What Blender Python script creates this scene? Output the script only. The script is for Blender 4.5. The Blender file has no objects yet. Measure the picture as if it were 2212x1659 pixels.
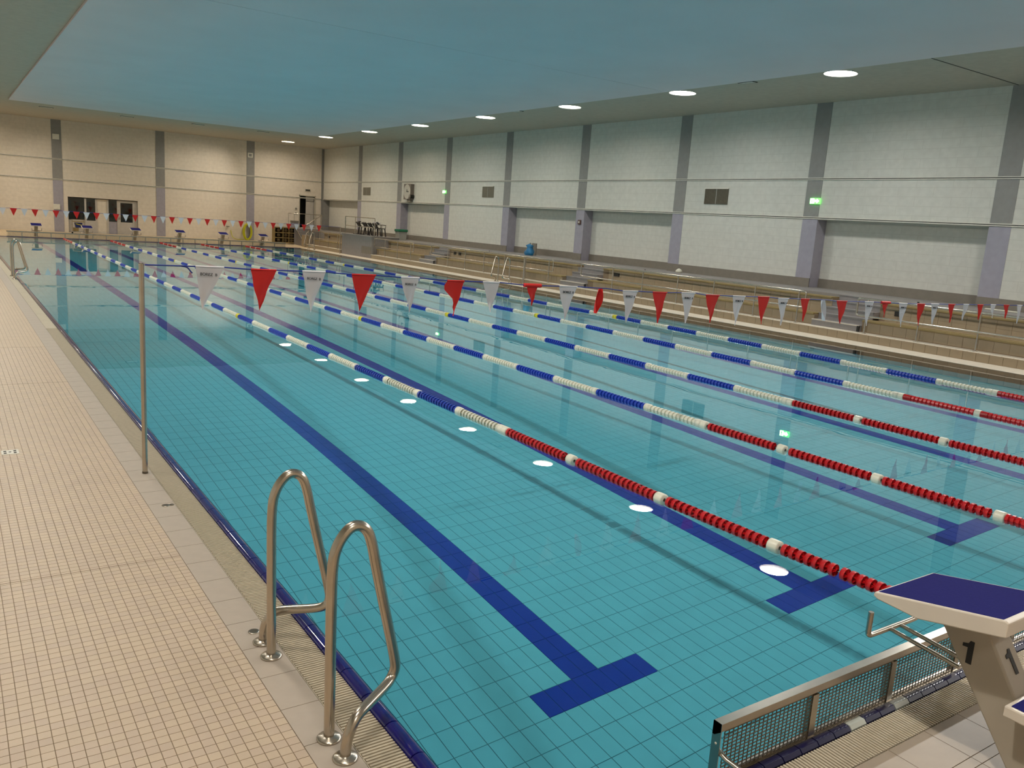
import bpy, bmesh, math, random
from mathutils import Vector, Matrix, noise
random.seed(7)
S = bpy.context.scene
COL = S.collection
PI = math.pi

# ------------------------------------------------------------------ camera, world, exposure
CAM = Vector((-1.6598, -2.4478, 2.3382))
R = ((0.8277948, 0.0525438, -0.5585650), (-0.5571400, 0.1940423, -0.8074296), (0.0659598, 0.9795850, 0.1899015))
cd = bpy.data.cameras.new('camera'); cam = bpy.data.objects.new('camera', cd); COL.objects.link(cam)
m = Matrix([list(R[i]) + [CAM[i]] for i in range(3)] + [[0, 0, 0, 1]])
cam.matrix_world = m
cd.sensor_width = 36.0; cd.lens = 1790.23 / 2212 * 36; cd.clip_start = .05; cd.clip_end = 300
S.camera = cam
w = bpy.data.worlds.new('world'); S.world = w; w.use_nodes = True
w.node_tree.nodes['Background'].inputs[0].default_value = (.5, .55, .6, 1)
w.node_tree.nodes['Background'].inputs[1].default_value = 0.0
S.view_settings.view_transform = 'Standard'; S.view_settings.look = 'None'
S.view_settings.gamma = 1; S.view_settings.use_curve_mapping = False
S.view_settings.exposure = 0.43
S.cycles.max_bounces = 10; S.cycles.diffuse_bounces = 6; S.cycles.transparent_max_bounces = 12
S.cycles.caustics_reflective = False; S.cycles.caustics_refractive = False
S.cycles.sample_clamp_indirect = 6.0
LAMP = 74.0; FILL_SPOT = 700.0   # lens radiance; power of the flood added in each lamp to brighten the pool
LAMP_Y = [-5.9, -.4, 5.25, 10.8, 16.1, 21.5, 27.0, 32.6, 38.1, 44.0, 50.3]
LAMP_XR, LAMP_XL = 16.56, -1.05

# ------------------------------------------------------------------ dimensions
XR = 20.03; YF = 53.2; HC = 6.42; XE = 16.37; Y0 = -.33; YL = 47.25
XLW = -5.6; YN = -7.0
CY = [47.30 - 5.5545 * i for i in range(11)]     # far edge of each column; each is .53 wide

# ------------------------------------------------------------------ materials
MATS = {}
def srgb(h):
    h = h.lstrip('#'); c = [int(h[i:i + 2], 16) / 255 for i in (0, 2, 4)]
    return tuple(x / 12.92 if x <= .04045 else ((x + .055) / 1.055) ** 2.4 for x in c)
def mat(name, col, rough=.5, metal=0, vary=.06, scale=6.0, bump=0, emis=0, spec=None, coat=0):
    if name in MATS: return MATS[name]
    M = bpy.data.materials.new(name); M.use_nodes = True
    nt = M.node_tree; b = nt.nodes['Principled BSDF']
    c = srgb(col) if isinstance(col, str) else col
    b.inputs['Roughness'].default_value = rough; b.inputs['Metallic'].default_value = metal
    if spec is not None: b.inputs['Specular IOR Level'].default_value = spec
    if coat: b.inputs['Coat Weight'].default_value = coat; b.inputs['Coat Roughness'].default_value = .05
    tc = nt.nodes.new('ShaderNodeTexCoord'); n = nt.nodes.new('ShaderNodeTexNoise')
    n.inputs['Scale'].default_value = scale; n.inputs['Detail'].default_value = 4
    nt.links.new(tc.outputs['Object'], n.inputs['Vector'])
    r = nt.nodes.new('ShaderNodeValToRGB')
    r.color_ramp.elements[0].position = .3; r.color_ramp.elements[1].position = .7
    r.color_ramp.elements[0].color = tuple(x * (1 - vary) for x in c) + (1,)
    r.color_ramp.elements[1].color = tuple(min(1, x * (1 + vary)) for x in c) + (1,)
    nt.links.new(n.outputs['Fac'], r.inputs['Fac']); nt.links.new(r.outputs['Color'], b.inputs['Base Color'])
    if bump:
        bp = nt.nodes.new('ShaderNodeBump'); bp.inputs['Strength'].default_value = bump; bp.inputs['Distance'].default_value = .01
        nt.links.new(n.outputs['Fac'], bp.inputs['Height']); nt.links.new(bp.outputs['Normal'], b.inputs['Normal'])
    if emis:
        b.inputs['Emission Color'].default_value = tuple(c) + (1,); b.inputs['Emission Strength'].default_value = emis
    MATS[name] = M
    return M
def grid_mat(name, col, mortar, axes, bw, bh, gap, rough=.5, offset=0.0, org=(0, 0), vary=.05, bump=.2):
    """procedural tile or brick courses on a plane spanned by two object axes"""
    if name in MATS: return MATS[name]
    M = mat(name, col, rough, vary=vary); nt = M.node_tree; b = nt.nodes['Principled BSDF']
    ramp = [x for x in nt.nodes if x.type == 'VALTORGB'][0]
    tc = [x for x in nt.nodes if x.type == 'TEX_COORD'][0]
    sx = nt.nodes.new('ShaderNodeSeparateXYZ'); cx = nt.nodes.new('ShaderNodeCombineXYZ')
    nt.links.new(tc.outputs['Object'], sx.inputs[0])
    for i, a in enumerate(axes):
        ad = nt.nodes.new('ShaderNodeMath'); ad.operation = 'SUBTRACT'; ad.inputs[1].default_value = org[i]
        nt.links.new(sx.outputs[a], ad.inputs[0]); nt.links.new(ad.outputs[0], cx.inputs[i])
    br = nt.nodes.new('ShaderNodeTexBrick'); br.offset = offset; br.squash = 1
    br.inputs['Scale'].default_value = 1; br.inputs['Brick Width'].default_value = bw; br.inputs['Row Height'].default_value = bh
    br.inputs['Mortar Size'].default_value = gap; br.inputs['Mortar Smooth'].default_value = .1; br.inputs['Bias'].default_value = 0
    c2 = srgb(mortar)
    br.inputs['Mortar'].default_value = tuple(c2) + (1,)
    nt.links.new(cx.outputs[0], br.inputs['Vector'])
    nt.links.new(ramp.outputs['Color'], br.inputs['Color1']); nt.links.new(ramp.outputs['Color'], br.inputs['Color2'])
    nt.links.new(br.outputs['Color'], b.inputs['Base Color'])
    if bump:
        bp = nt.nodes.new('ShaderNodeBump'); bp.inputs['Strength'].default_value = bump; bp.inputs['Distance'].default_value = .004; bp.invert = True
        nt.links.new(br.outputs['Fac'], bp.inputs['Height']); nt.links.new(bp.outputs['Normal'], b.inputs['Normal'])
    return M

WALLC = '#CDCBC2'
M_wr = grid_mat('brick_cream_right', WALLC, '#C2BFB5', 'YZ', 1.0, .25, .006, .75, .5)
M_wf = grid_mat('brick_cream_far', '#D9CFC1', '#CFC3B3', 'XZ', 1.0, .25, .006, .75, .5)
M_coldk = mat('column_dark_grey', '#8B8986', .6)
M_collt = mat('column_lilac_grey', '#9C98A3', .6)
M_plinth = mat('skirting_grey_brown', '#7C7469', .55)
M_walk = mat('walkway_grey', '#8B8682', .6)
M_trim = mat('trim_white', '#D8D4C8', .4)
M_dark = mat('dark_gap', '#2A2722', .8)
M_soffit = mat('soffit_beige', '#B3AC9D', .8)
M_panel = mat('ceiling_blue_grey', '#D8D0D2', .75, vary=.03, scale=.6)
M_tan = mat('tan_tile', '#A08E74', .4, vary=.08, scale=2)
M_grout = mat('grout_brown', '#8A7760', .9)
M_mosA = mat('mosaic_beige', '#CAB59D', .45, vary=.03)
M_mosB = mat('mosaic_rose', '#C6B19C', .45, vary=.03)
M_cope = mat('coping_tile', '#B8AA9B', .45, vary=.04, scale=12)
M_grate = mat('grate_plastic', '#BFB29B', .5, vary=.05, scale=20)
M_channel = mat('gutter_channel', '#4A463A', .7)
M_blue = mat('edge_tile_cobalt', '#100B66', .08, vary=.05, coat=.6)
M_edgen = mat('edge_tile_dark_navy', '#0B0838', .35)  # navy tile, darkened so the colour carries the shade under the end frame
M_edgew = mat('edge_tile_white', '#B9BDB4', .25)
M_pool = mat('pool_tile_turquoise', '#509FB0', .9, vary=.035, scale=5, spec=.03)
M_lane = mat('pool_tile_navy', '#12308A', .9, vary=.05, spec=.03)
M_pgrout = mat('pool_grout', '#1E4E52', .8)
M_poolfar = grid_mat('pool_tiles_far', '#54A9BC', '#37838F', 'XY', .1288, .2576, .004, .4, 0, (1.69, 1.65), bump=0)
M_poolfar.node_tree.nodes['Principled BSDF'].inputs['Specular IOR Level'].default_value = .03
M_steel = mat('brushed_steel', '#BDB4A7', .24, 1, vary=.08, scale=9)
M_steeldk = mat('perforated_steel', '#6F675A', .45, .8, vary=.08)
M_white = mat('float_white', '#DFDBC9', .35)
M_red = mat('float_red', '#C0141A', .3, vary=.1)
M_fblue = mat('float_blue', '#1E3CA8', .3)
M_yel = mat('float_yellow', '#D8C81E', .35)
M_wire = mat('steel_cable', '#B0B0A8', .3, 1)
M_fw = mat('pennant_white', '#D9D5DA', .7, vary=.03)
M_fr = mat('pennant_red', '#D01A12', .65, vary=.05)
M_cord = mat('cord_blue', '#1E2E86', .6)
M_ink = mat('print_dark', '#3A3330', .8)
M_grp = mat('block_white', '#D2C7B9', .35, vary=.03)
M_blk = mat('block_top_blue', '#1F1F60', .85, vary=.05, scale=60, bump=.1, spec=.05)
M_pil = mat('pillar_grey', '#A59B8C', .5, vary=.03)
M_black = mat('paint_black', '#151210', .5)
M_wood = mat('bench_plank', '#8B774B', .5, vary=.12, scale=3)
M_step = mat('step_grey', '#8A8482', .6)
M_deck = grid_mat('deck_tiles_small', '#CAB59C', '#A38B72', 'XY', .0545, .0545, .003, .5, 0, (-.4535, .6), bump=0)
M_deck2 = grid_mat('deck_tiles_right', '#E2D6C4', '#C0B09A', 'XY', .25, .25, .005, .5, 0, (16.37, 0))
M_deckfar = grid_mat('deck_tiles_far', '#C8B494', '#A8957A', 'XY', .25, .25, .005, .5, 0)
M_brown = mat('chair_brown', '#24170F', .5)
M_yellow = mat('hose_yellow', '#C9C81E', .5)
M_green = mat('bin_lid_green', '#1F6B4C', .5)
M_bin = mat('bin_grey', '#9C9A92', .6)
M_bag = mat('bag_blue', '#1F6E9C', .4, bump=.5)
M_navy = mat('bucket_navy', '#1B2A6B', .5)
M_clock = mat('clock_face', '#BDB8AE', .5)
M_clockb = mat('clock_case', '#6E655C', .5)
M_room = mat('back_room', '#5A4A30', .8)
M_door = mat('door_white', '#B9B3AC', .5)
M_vent = mat('vent_grille', '#8D887A', .45, .3)
M_ventd = mat('vent_grille_dark', '#6B6456', .5, .3)
M_red2 = mat('alarm_dark', '#5A4038', .5)
M_lens_cool = mat('lamp_lens_cool', (1.0, .985, .95), .5, emis=LAMP)
M_lens_mid = mat('lamp_lens_mid', (1.0, .95, .86), .5, emis=LAMP)
M_lens_warm = mat('lamp_lens_warm', (1.0, .87, .70), .5, emis=LAMP * 1.15)
M_exitg = mat('exit_green', (.12, .75, .10), .5, emis=2.2)
M_exitw = mat('exit_white', (.9, 1.0, .75), .5, emis=4.5)

def glass_mat(name, tint, rough=.02):
    M = bpy.data.materials.new(name); M.use_nodes = True; nt = M.node_tree
    nt.nodes.remove(nt.nodes['Principled BSDF']); out = nt.nodes['Material Output']
    tr = nt.nodes.new('ShaderNodeBsdfTransparent'); tr.inputs[0].default_value = tuple(tint) + (1,)
    gl = nt.nodes.new('ShaderNodeBsdfGlossy'); gl.inputs['Roughness'].default_value = rough; gl.inputs[0].default_value = (1, 1, 1, 1)
    # Schlick reflectance from |incoming . normal|, the same from above and below the sheet
    geo = nt.nodes.new('ShaderNodeNewGeometry'); fr = nt.nodes.new('ShaderNodeVectorMath'); fr.operation = 'DOT_PRODUCT'
    nt.links.new(geo.outputs['Incoming'], fr.inputs[0]); nt.links.new(geo.outputs['Normal'], fr.inputs[1])
    f0 = .02 if 'water' in name else .04; prev = fr.outputs['Value']
    for op, val, sw in (('ABSOLUTE', 0, 0), ('SUBTRACT', 1.0, 1), ('POWER', 5.0, 0), ('MULTIPLY', 1 - f0, 0), ('ADD', f0, 0)):
        q = nt.nodes.new('ShaderNodeMath'); q.operation = op; q.use_clamp = op != 'ABSOLUTE'
        if sw: q.inputs[0].default_value = val; nt.links.new(prev, q.inputs[1])
        else:
            nt.links.new(prev, q.inputs[0])
            if op != 'ABSOLUTE': q.inputs[1].default_value = val
        prev = q.outputs[0]
    mx = nt.nodes.new('ShaderNodeMixShader')
    nt.links.new(prev, mx.inputs[0]); nt.links.new(tr.outputs[0], mx.inputs[1]); nt.links.new(gl.outputs[0], mx.inputs[2])
    nt.links.new(mx.outputs[0], out.inputs['Surface'])
    MATS[name] = M
    return M, nt, gl, fr
M_glass = glass_mat('pane_glass', (.8, .85, .8))[0]
M_water, _nt, _gl, _fr = glass_mat('water', (.93, .985, .985), .0)
_tc = _nt.nodes.new('ShaderNodeTexCoord'); _n = _nt.nodes.new('ShaderNodeTexNoise'); _n.inputs['Scale'].default_value = .9; _n.inputs['Detail'].default_value = 2
_b = _nt.nodes.new('ShaderNodeBump'); _b.inputs['Strength'].default_value = .012; _b.inputs['Distance'].default_value = .1
_nt.links.new(_tc.outputs['Object'], _n.inputs['Vector']); _nt.links.new(_n.outputs['Fac'], _b.inputs['Height'])
_nt.links.new(_b.outputs['Normal'], _gl.inputs['Normal']); _nt.links.new(_b.outputs['Normal'], _fr.inputs[1])

# ------------------------------------------------------------------ mesh helpers
class MB:
    def __init__(s): s.v = []; s.f = []; s.m = []; s.sm = []
    def add(s, vs, fs, mi=0, smooth=False):
        o = len(s.v); s.v += [tuple(x) for x in vs]
        for f in fs: s.f.append(tuple(i + o for i in f)); s.m.append(mi); s.sm.append(smooth)
        return s
    def box(s, a, b, mi=0):
        x0, y0, z0 = [min(a[i], b[i]) for i in range(3)]; x1, y1, z1 = [max(a[i], b[i]) for i in range(3)]
        return s.add([(x0, y0, z0), (x1, y0, z0), (x1, y1, z0), (x0, y1, z0), (x0, y0, z1), (x1, y0, z1), (x1, y1, z1), (x0, y1, z1)],
                     [(0, 3, 2, 1), (4, 5, 6, 7), (0, 1, 5, 4), (1, 2, 6, 5), (2, 3, 7, 6), (3, 0, 4, 7)], mi)
    def quad(s, a, b, c, d, mi=0): return s.add([a, b, c, d], [(0, 1, 2, 3)], mi)
    def prism(s, prof, axis, t0, t1, mi=0):
        """prof: 2-D outline in the two other axes (in xyz order), extruded along axis from t0 to t1"""
        def P(u, v, t): return {0: (t, u, v), 1: (u, t, v), 2: (u, v, t)}[axis]
        n = len(prof); vs = [P(u, v, t0) for u, v in prof] + [P(u, v, t1) for u, v in prof]
        fs = [tuple(range(n))[::-1], tuple(range(n, 2 * n))] + [(i, (i + 1) % n, n + (i + 1) % n, n + i) for i in range(n)]
        return s.add(vs, fs, mi)
    def tube(s, pts, r, n=10, mi=0, cap=True, smooth=True):
        pts = [Vector(p) for p in pts]; rs = r if isinstance(r, (list, tuple)) else [r] * len(pts)
        up = None; vs = []
        for i, p in enumerate(pts):
            t = (pts[min(i + 1, len(pts) - 1)] - pts[max(i - 1, 0)]).normalized()
            if up is None:
                up = Vector((0, 0, 1)) if abs(t.z) < .9 else Vector((1, 0, 0))
            u = (up - t * up.dot(t)).normalized(); v = t.cross(u); up = u
            vs += [p + (u * math.cos(2 * PI * k / n) + v * math.sin(2 * PI * k / n)) * rs[i] for k in range(n)]
        fs = [(i * n + k, i * n + (k + 1) % n, (i + 1) * n + (k + 1) % n, (i + 1) * n + k) for i in range(len(pts) - 1) for k in range(n)]
        s.add(vs, fs, mi, smooth)
        if cap:
            s.add(vs[:n], [tuple(range(n))[::-1]], mi); s.add(vs[-n:], [tuple(range(n))], mi)
        return s
    def lathe(s, prof, c=(0, 0, 0), axis='z', n=16, mi=0, smooth=True):
        """prof: list of (radius, height)"""
        vs = []
        for r, h in prof:
            for k in range(n):
                a = 2 * PI * k / n; u, v = r * math.cos(a), r * math.sin(a)
                vs.append({'z': (c[0] + u, c[1] + v, c[2] + h), 'y': (c[0] + u, c[1] + h, c[2] + v), 'x': (c[0] + h, c[1] + u, c[2] + v)}[axis])
        fs = [(i * n + k, i * n + (k + 1) % n, (i + 1) * n + (k + 1) % n, (i + 1) * n + k) for i in range(len(prof) - 1) for k in range(n)]
        return s.add(vs, fs, mi, smooth)
    def mesh(s, name, mats):
        me = bpy.data.meshes.new(name); me.from_pydata(s.v, [], s.f)
        for M in mats: me.materials.append(M)
        me.polygons.foreach_set('material_index', s.m); me.polygons.foreach_set('use_smooth', s.sm)
        bm = bmesh.new(); bm.from_mesh(me); bmesh.ops.recalc_face_normals(bm, faces=bm.faces); bm.to_mesh(me); bm.free()
        me.update(); return me
    def obj(s, name, mats, parent=None, bevel=0):
        if not isinstance(mats, (list, tuple)): mats = [mats]
        return link(name, s.mesh(name, mats), parent, bevel=bevel)
def link(name, me, parent=None, loc=None, bevel=0):
    o = bpy.data.objects.new(name, me); COL.objects.link(o)
    if parent is not None: o.parent = parent
    if loc is not None: o.location = loc
    if bevel:
        b = o.modifiers.new('bevel', 'BEVEL'); b.width = bevel; b.segments = 2; b.limit_method = 'ANGLE'; b.angle_limit = .6
    return o
def tag(o, label=None, cat=None, group=None, kind=None):
    if label: o['label'] = label
    if cat: o['category'] = cat
    if group: o['group'] = group
    if kind: o['kind'] = kind
    return o
def thing(name, label, cat, loc=(0, 0, 0), rz=0, group=None):
    o = bpy.data.objects.new(name, None); COL.objects.link(o); o.location = loc; o.rotation_euler = (0, 0, rz); o.empty_display_size = .1
    return tag(o, label, cat, group)
def struct(name, label=None): 
    o = bpy.data.objects.new(name, None); COL.objects.link(o); return tag(o, label, None, None, 'structure')
def dup(root, loc, rz=0, label=None, scale=None):
    c = root.copy(); COL.objects.link(c); c.location = loc; c.rotation_euler = (0, 0, rz)
    if label: c['label'] = label
    if scale: c.scale = scale
    for ch in list(root.children):
        d = ch.copy(); COL.objects.link(d); d.parent = c
        for g in list(ch.children):
            e = g.copy(); COL.objects.link(e); e.parent = d
    return c
def arc(c, r, a0, a1, n, plane='xz'):
    out = []
    for i in range(n + 1):
        a = a0 + (a1 - a0) * i / n; u, v = r * math.cos(a), r * math.sin(a)
        out.append((c[0] + u, c[1], c[2] + v) if plane == 'xz' else (c[0], c[1] + u, c[2] + v))
    return out
def smooth_path(pts, it=3):
    pts = [Vector(p) for p in pts]
    for _ in range(it):
        q = [pts[0]]
        for a, b in zip(pts, pts[1:]): q += [a.lerp(b, .25), a.lerp(b, .75)]
        q.append(pts[-1]); pts = q
    return pts
def text_mesh(s, size, ext=.0008):
    cu = bpy.data.curves.new('t', 'FONT'); cu.body = s; cu.size = size; cu.extrude = ext; cu.align_x = 'CENTER'; cu.align_y = 'CENTER'
    o = bpy.data.objects.new('t', cu); COL.objects.link(o)
    bpy.context.view_layer.update()
    me = bpy.data.meshes.new_from_object(o.evaluated_get(bpy.context.evaluated_depsgraph_get()))
    bpy.data.objects.remove(o); return me

def plane_holes(mb, axis, t, u0, u1, v0, v1, holes, mi=0):
    """rectangle in the plane axis=t with rectangular holes (u0,u1,v0,v1)"""
    us = sorted({u0, u1} | {h[i] for h in holes for i in (0, 1)}); vs = sorted({v0, v1} | {h[i] for h in holes for i in (2, 3)})
    def P(u, v): return {0: (t, u, v), 1: (u, t, v), 2: (u, v, t)}[axis]
    for a, b in zip(us, us[1:]):
        for c, d in zip(vs, vs[1:]):
            mu, mv = (a + b) / 2, (c + d) / 2
            if any(h[0] < mu < h[1] and h[2] < mv < h[3] for h in holes): continue
            mb.quad(P(a, c), P(b, c), P(b, d), P(a, d), mi)

# ------------------------------------------------------------------ THE SETTING: ceiling
mb = MB(); half = .45
holes = [(x - half, x + half, y - half, y + half) for x in (LAMP_XL, LAMP_XR) for y in LAMP_Y]
plane_holes(mb, 2, HC, XLW, XR + .5, YN, YF, holes)
LR = .385
for x in (LAMP_XL, LAMP_XR):
    for y in LAMP_Y:
        n = 32; ring = []; sq = []
        for k in range(n):
            a = 2 * PI * k / n; c, s_ = math.cos(a), math.sin(a); q = half / max(abs(c), abs(s_))
            sq.append((x + c * q, y + s_ * q, HC)); ring.append((x + c * LR, y + s_ * LR, HC))
        mb.add(sq + ring, [(k, (k + 1) % n, n + (k + 1) % n, n + k) for k in range(n)])
ceil = mb.obj('ceiling', M_soffit); tag(ceil, 'flat beige-grey ceiling border with round lamp openings', kind='structure')
# suspended blue-grey ceiling panels
for y0, y1 in ((-6.2, 16.0), (16.02, 43.4)):
    MB().box((1.12, y0, HC - .07), (15.86, y1, HC - .006)).obj('ceiling_panel', M_panel, ceil)
MB().box((15.9, 8.28, HC - .004), (XR, 8.31, HC)).obj('joint_strip', M_dark, ceil)

# ceiling lamps
def lamp(x, y, M, label):
    t = thing('ceiling_lamp', label, 'lamp', (x, y, HC), 0, 'round recessed ceiling lamps')
    MB().lathe([(LR + .012, -.006), (LR, -.006), (LR, .11), (LR + .012, .11), (LR + .012, -.006)], n=32).obj('lamp_housing', M_trim, t)
    MB().add([(LR * math.cos(2 * PI * k / 32), LR * math.sin(2 * PI * k / 32), .10) for k in range(32)], [tuple(range(32))]).obj('lamp_lens', M, t)
    MB().lathe([(LR, .10), (LR, .12), (.001, .14)], n=32).obj('reflector', M_white, t)
    ld = bpy.data.lights.new('flood', 'SPOT'); ld.energy = FILL_SPOT * (.9 if y > 42 else ((.65 if x < 8 else .5) if y < 0 else 1)) * (2.0 if x > 8 else 1.1); ld.spot_size = 1.7 if x > 8 else 1.6; ld.spot_blend = 1.0; ld.shadow_soft_size = .05  # extra spot added inside the lamp to even out light over the pool
    ld.color = {'c': (1.0, .99, .96), 'm': (1.0, .96, .88), 'w': (1.0, .88, .72)}[M.name[10]]
    lo = bpy.data.objects.new('flood', ld); COL.objects.link(lo); lo.parent = t; lo.location = (0, 0, .05)
    lo.rotation_euler = (0, math.radians(63 if x > 8 else 52) * (1 if x < 8 else -1) * -1, 0)
    return t
ordn = ['nearest', 'second', 'third', 'fourth', 'fifth', 'sixth', 'seventh', 'eighth', 'ninth', 'tenth', 'eleventh', 'twelfth', 'thirteenth', 'fourteenth', 'fifteenth', 'sixteenth']
for i, y in enumerate(LAMP_Y):
    M = M_lens_cool if y < 20 else (M_lens_mid if y < 35 else M_lens_warm)
    if i >= 3: lab = 'bright round ceiling lamp, %s in the row above the right-hand wall seen from the camera' % ordn[i - 3]
    else: lab = 'bright round ceiling lamp of the right row, outside the view, %s behind the first seen' % ordn[3 - i]
    lamp(LAMP_XR, y, M, lab)
for i, y in enumerate(LAMP_Y):
    lamp(LAMP_XL, y, M_lens_mid if y < 40 else M_lens_warm, 'round ceiling lamp above the left deck outside the view, number %s from the near wall' % ordn[i].replace('nearest', 'first'))

# linear vents in the ceiling border
for x, y, dx, dy, lab in ((2.85, 45.8, .62, .22, 'leftmost slim white vent in the far ceiling border'), (6.5, 45.8, .62, .22, 'second slim white vent from the left in the far ceiling border'),
                  (9.95, 45.5, .62, .22, 'third slim vent from the left in the far ceiling border'), (13.4, 45.3, .62, .22, 'slim vent in the far ceiling border nearest the lamp row'),
                  (16.25, 13.4, .22, .5, 'slim white vent between the two nearest ceiling lamps'), (16.2, 24.2, .22, .5, 'faint slim vent between the third and fourth ceiling lamps')):
    t = thing('ceiling_vent', lab, 'vent', (x, y, HC), 0, 'slim vents in the ceiling border')
    MB().box((-dx / 2, -dy / 2, -.012), (dx / 2, dy / 2, 0)).obj('frame', M_dark, t)
    k = 3
    for j in range(k):
        if dx > dy: MB().box((-dx / 2 + .03, -dy / 2 + .03 + j * .055, -.018), (dx / 2 - .03, -dy / 2 + .06 + j * .055, -.010)).obj('slat', M_trim, t)
        else: MB().box((-dx / 2 + .03 + j * .055, -dy / 2 + .03, -.018), (-dx / 2 + .06 + j * .055, dy / 2 - .03, -.010)).obj('slat', M_trim, t)

# ------------------------------------------------------------------ right wall
ZT1, ZT2, ZP, ZW = 4.19, 3.05, 1.30, 1.03
mb = MB(); rec = [(CY[0], YF)] + [(CY[i + 1], CY[i] - .53) for i in (1, 3, 4, 6, 8)]
flat = [(CY[i + 1], CY[i] - .53) for i in (0, 2, 5, 7)] + [(YN, CY[9] - .53)]
mb.quad((XR + .01, YN, ZT2), (XR + .01, YF, ZT2), (XR + .01, YF, HC), (XR + .01, YN, HC))
for a, b in flat: mb.quad((XR + .01, a, 0), (XR + .01, b, 0), (XR + .01, b, ZT2), (XR + .01, a, ZT2))
for a, b in rec:
    mb.quad((XR + .45, a, 0), (XR + .45, b, 0), (XR + .45, b, ZT2), (XR + .45, a, ZT2))
    mb.quad((XR + .01, a, ZT2), (XR + .45, a, ZT2), (XR + .45, b, ZT2), (XR + .01, b, ZT2))
wr = mb.obj('wall_right', M_wr); tag(wr, 'cream brick wall with grey columns and shallow niches on the right', kind='structure')
for y in CY[:10]:
    MB().box((XR, y - .53, ZT2), (XR + .2, y, HC)).obj('column_upper', M_coldk, wr)
    MB().box((XR, y - .53, ZW), (XR + .5, y, ZT2)).obj('column_lower', M_collt, wr)
MB().box((XR, YF - .12, ZW), (XR + .5, YF, HC)).obj('corner_strip', M_coldk, wr)
for z in (ZT1, ZT2 + .0):
    for k in (0, 1): MB().box((XR - .02, YN, z + .012 + k * .045), (XR + .01, YF, z + .036 + k * .045)).obj('trim_rail', M_trim, wr)
    MB().box((XR - .004, YN, z + .03), (XR + .01, YF, z + .058)).obj('trim_gap', M_dark, wr)
bs = struct('baseboard_right', 'grey-brown skirting along the foot of the right wall')
for a, b in flat + [(y - .53, y) for y in CY[:10]]: MB().box((XR - .02, a, ZW), (XR + .01, b, ZP)).obj('skirting', M_plinth, bs)
for a, b in rec: MB().box((XR + .42, a, ZW), (XR + .45, b, ZP)).obj('skirting', M_plinth, bs)

# ------------------------------------------------------------------ far wall with window and door openings
mb = MB()
WZ0, WZ1 = .0, 2.12
plane_holes(mb, 1, YF, XLW, XR + .5, 0, HC, [(4.47, 8.25, 0.0, 2.12), (18.42, 19.46, 1.12, 3.22)])
wf = mb.obj('wall_far', M_wf); tag(wf, 'far cream brick wall with three grey strips, window front and corner door', kind='structure')
for x0 in (3.73, 9.32, 14.83, -1.86):
    MB().box((x0, YF - .015, ZT2 + .09), (x0 + .51, YF, ZT1)).obj('column_middle', M_coldk, wf)
    MB().box((x0, YF - .015, ZT1 + .09), (x0 + .51, YF, HC)).obj('column_upper', M_coldk, wf)
    MB().box((x0, YF - .015, .0), (x0 + .51, YF, ZT2)).obj('column_lower', M_collt, wf)
MB().box((XR - .12, YF - .03, 1.1), (XR, YF, HC)).obj('corner_strip', M_coldk, wf)
for z in (ZT1, ZT2):
    for k in (0, 1): MB().box((XLW, YF - .03, z + .012 + k * .045), (XR, YF, z + .036 + k * .045)).obj('trim_rail', M_trim, wf)
    MB().box((XLW, YF - .018, z + .03), (XR, YF, z + .058)).obj('trim_gap', M_dark, wf)
# window front
wn = struct('window_1', 'white glazed office front with three dark panes set in the far wall')
Mg = [M_glass]; D = YF + .12
def fr(a, b, c, d, M=M_door, dd=.05): return MB().box((a, D - dd, c), (b, D + dd, d)).obj('window_frame', M, wn)
MB().box((4.47, YF, 2.12), (8.25, D + .05, 2.16)).obj('window_head', M_wf, wn)
for a, b in ((5.34, 5.44), (5.92, 6.02), (6.55, 6.64), (7.10, 7.29), (7.97, 8.25)): fr(a, b, 0, 2.12)
fr(6.02, 6.55, 0, 2.12, M_wf, .03)
for a, b, z0, z1 in ((4.47, 5.34, .84, 2.12), (5.44, 5.92, .84, 2.12), (6.64, 7.10, .84, 2.12), (7.29, 7.97, .84, 1.99)):
    MB().box((a, D - .01, z0), (b, D + .01, z1)).obj('pane', M_glass, wn)
fr(7.29, 7.97, 1.99, 2.12)
fr(4.47, 5.34, .0, .84); fr(5.44, 5.92, 0, .84); fr(6.64, 7.10, 0, .84, M_collt, .03); fr(7.29, 7.97, 0, .84, M_door, .04)
MB().box((7.20, D - .12, 1.0), (7.24, D - .05, 1.12)).obj('door_handle', M_steel, wn)
mb = MB(); mb.box((4.3, D + 2.2, 0), (8.4, D + 2.25, 2.6)); mb.box((4.25, D + .06, 0), (4.3, D + 2.2, 2.6)); mb.box((8.4, D + .06, 0), (8.45, D + 2.2, 2.6)); mb.box((4.3, D + .06, 2.6), (8.4, D + 2.2, 2.65)); mb.box((4.3, D + .06, -.05), (8.4, D + 2.2, 0))
mb.obj('back_room', M_room, wn)
MB().box((5.05, D + 1.2, 0), (5.25, D + 1.5, 1.85)).obj('coat_stand', M_dark, wn)
MB().box((5.55, D + 1.0, .9), (5.8, D + 1.3, 1.9)).obj('cupboard', M_dark, wn)
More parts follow.
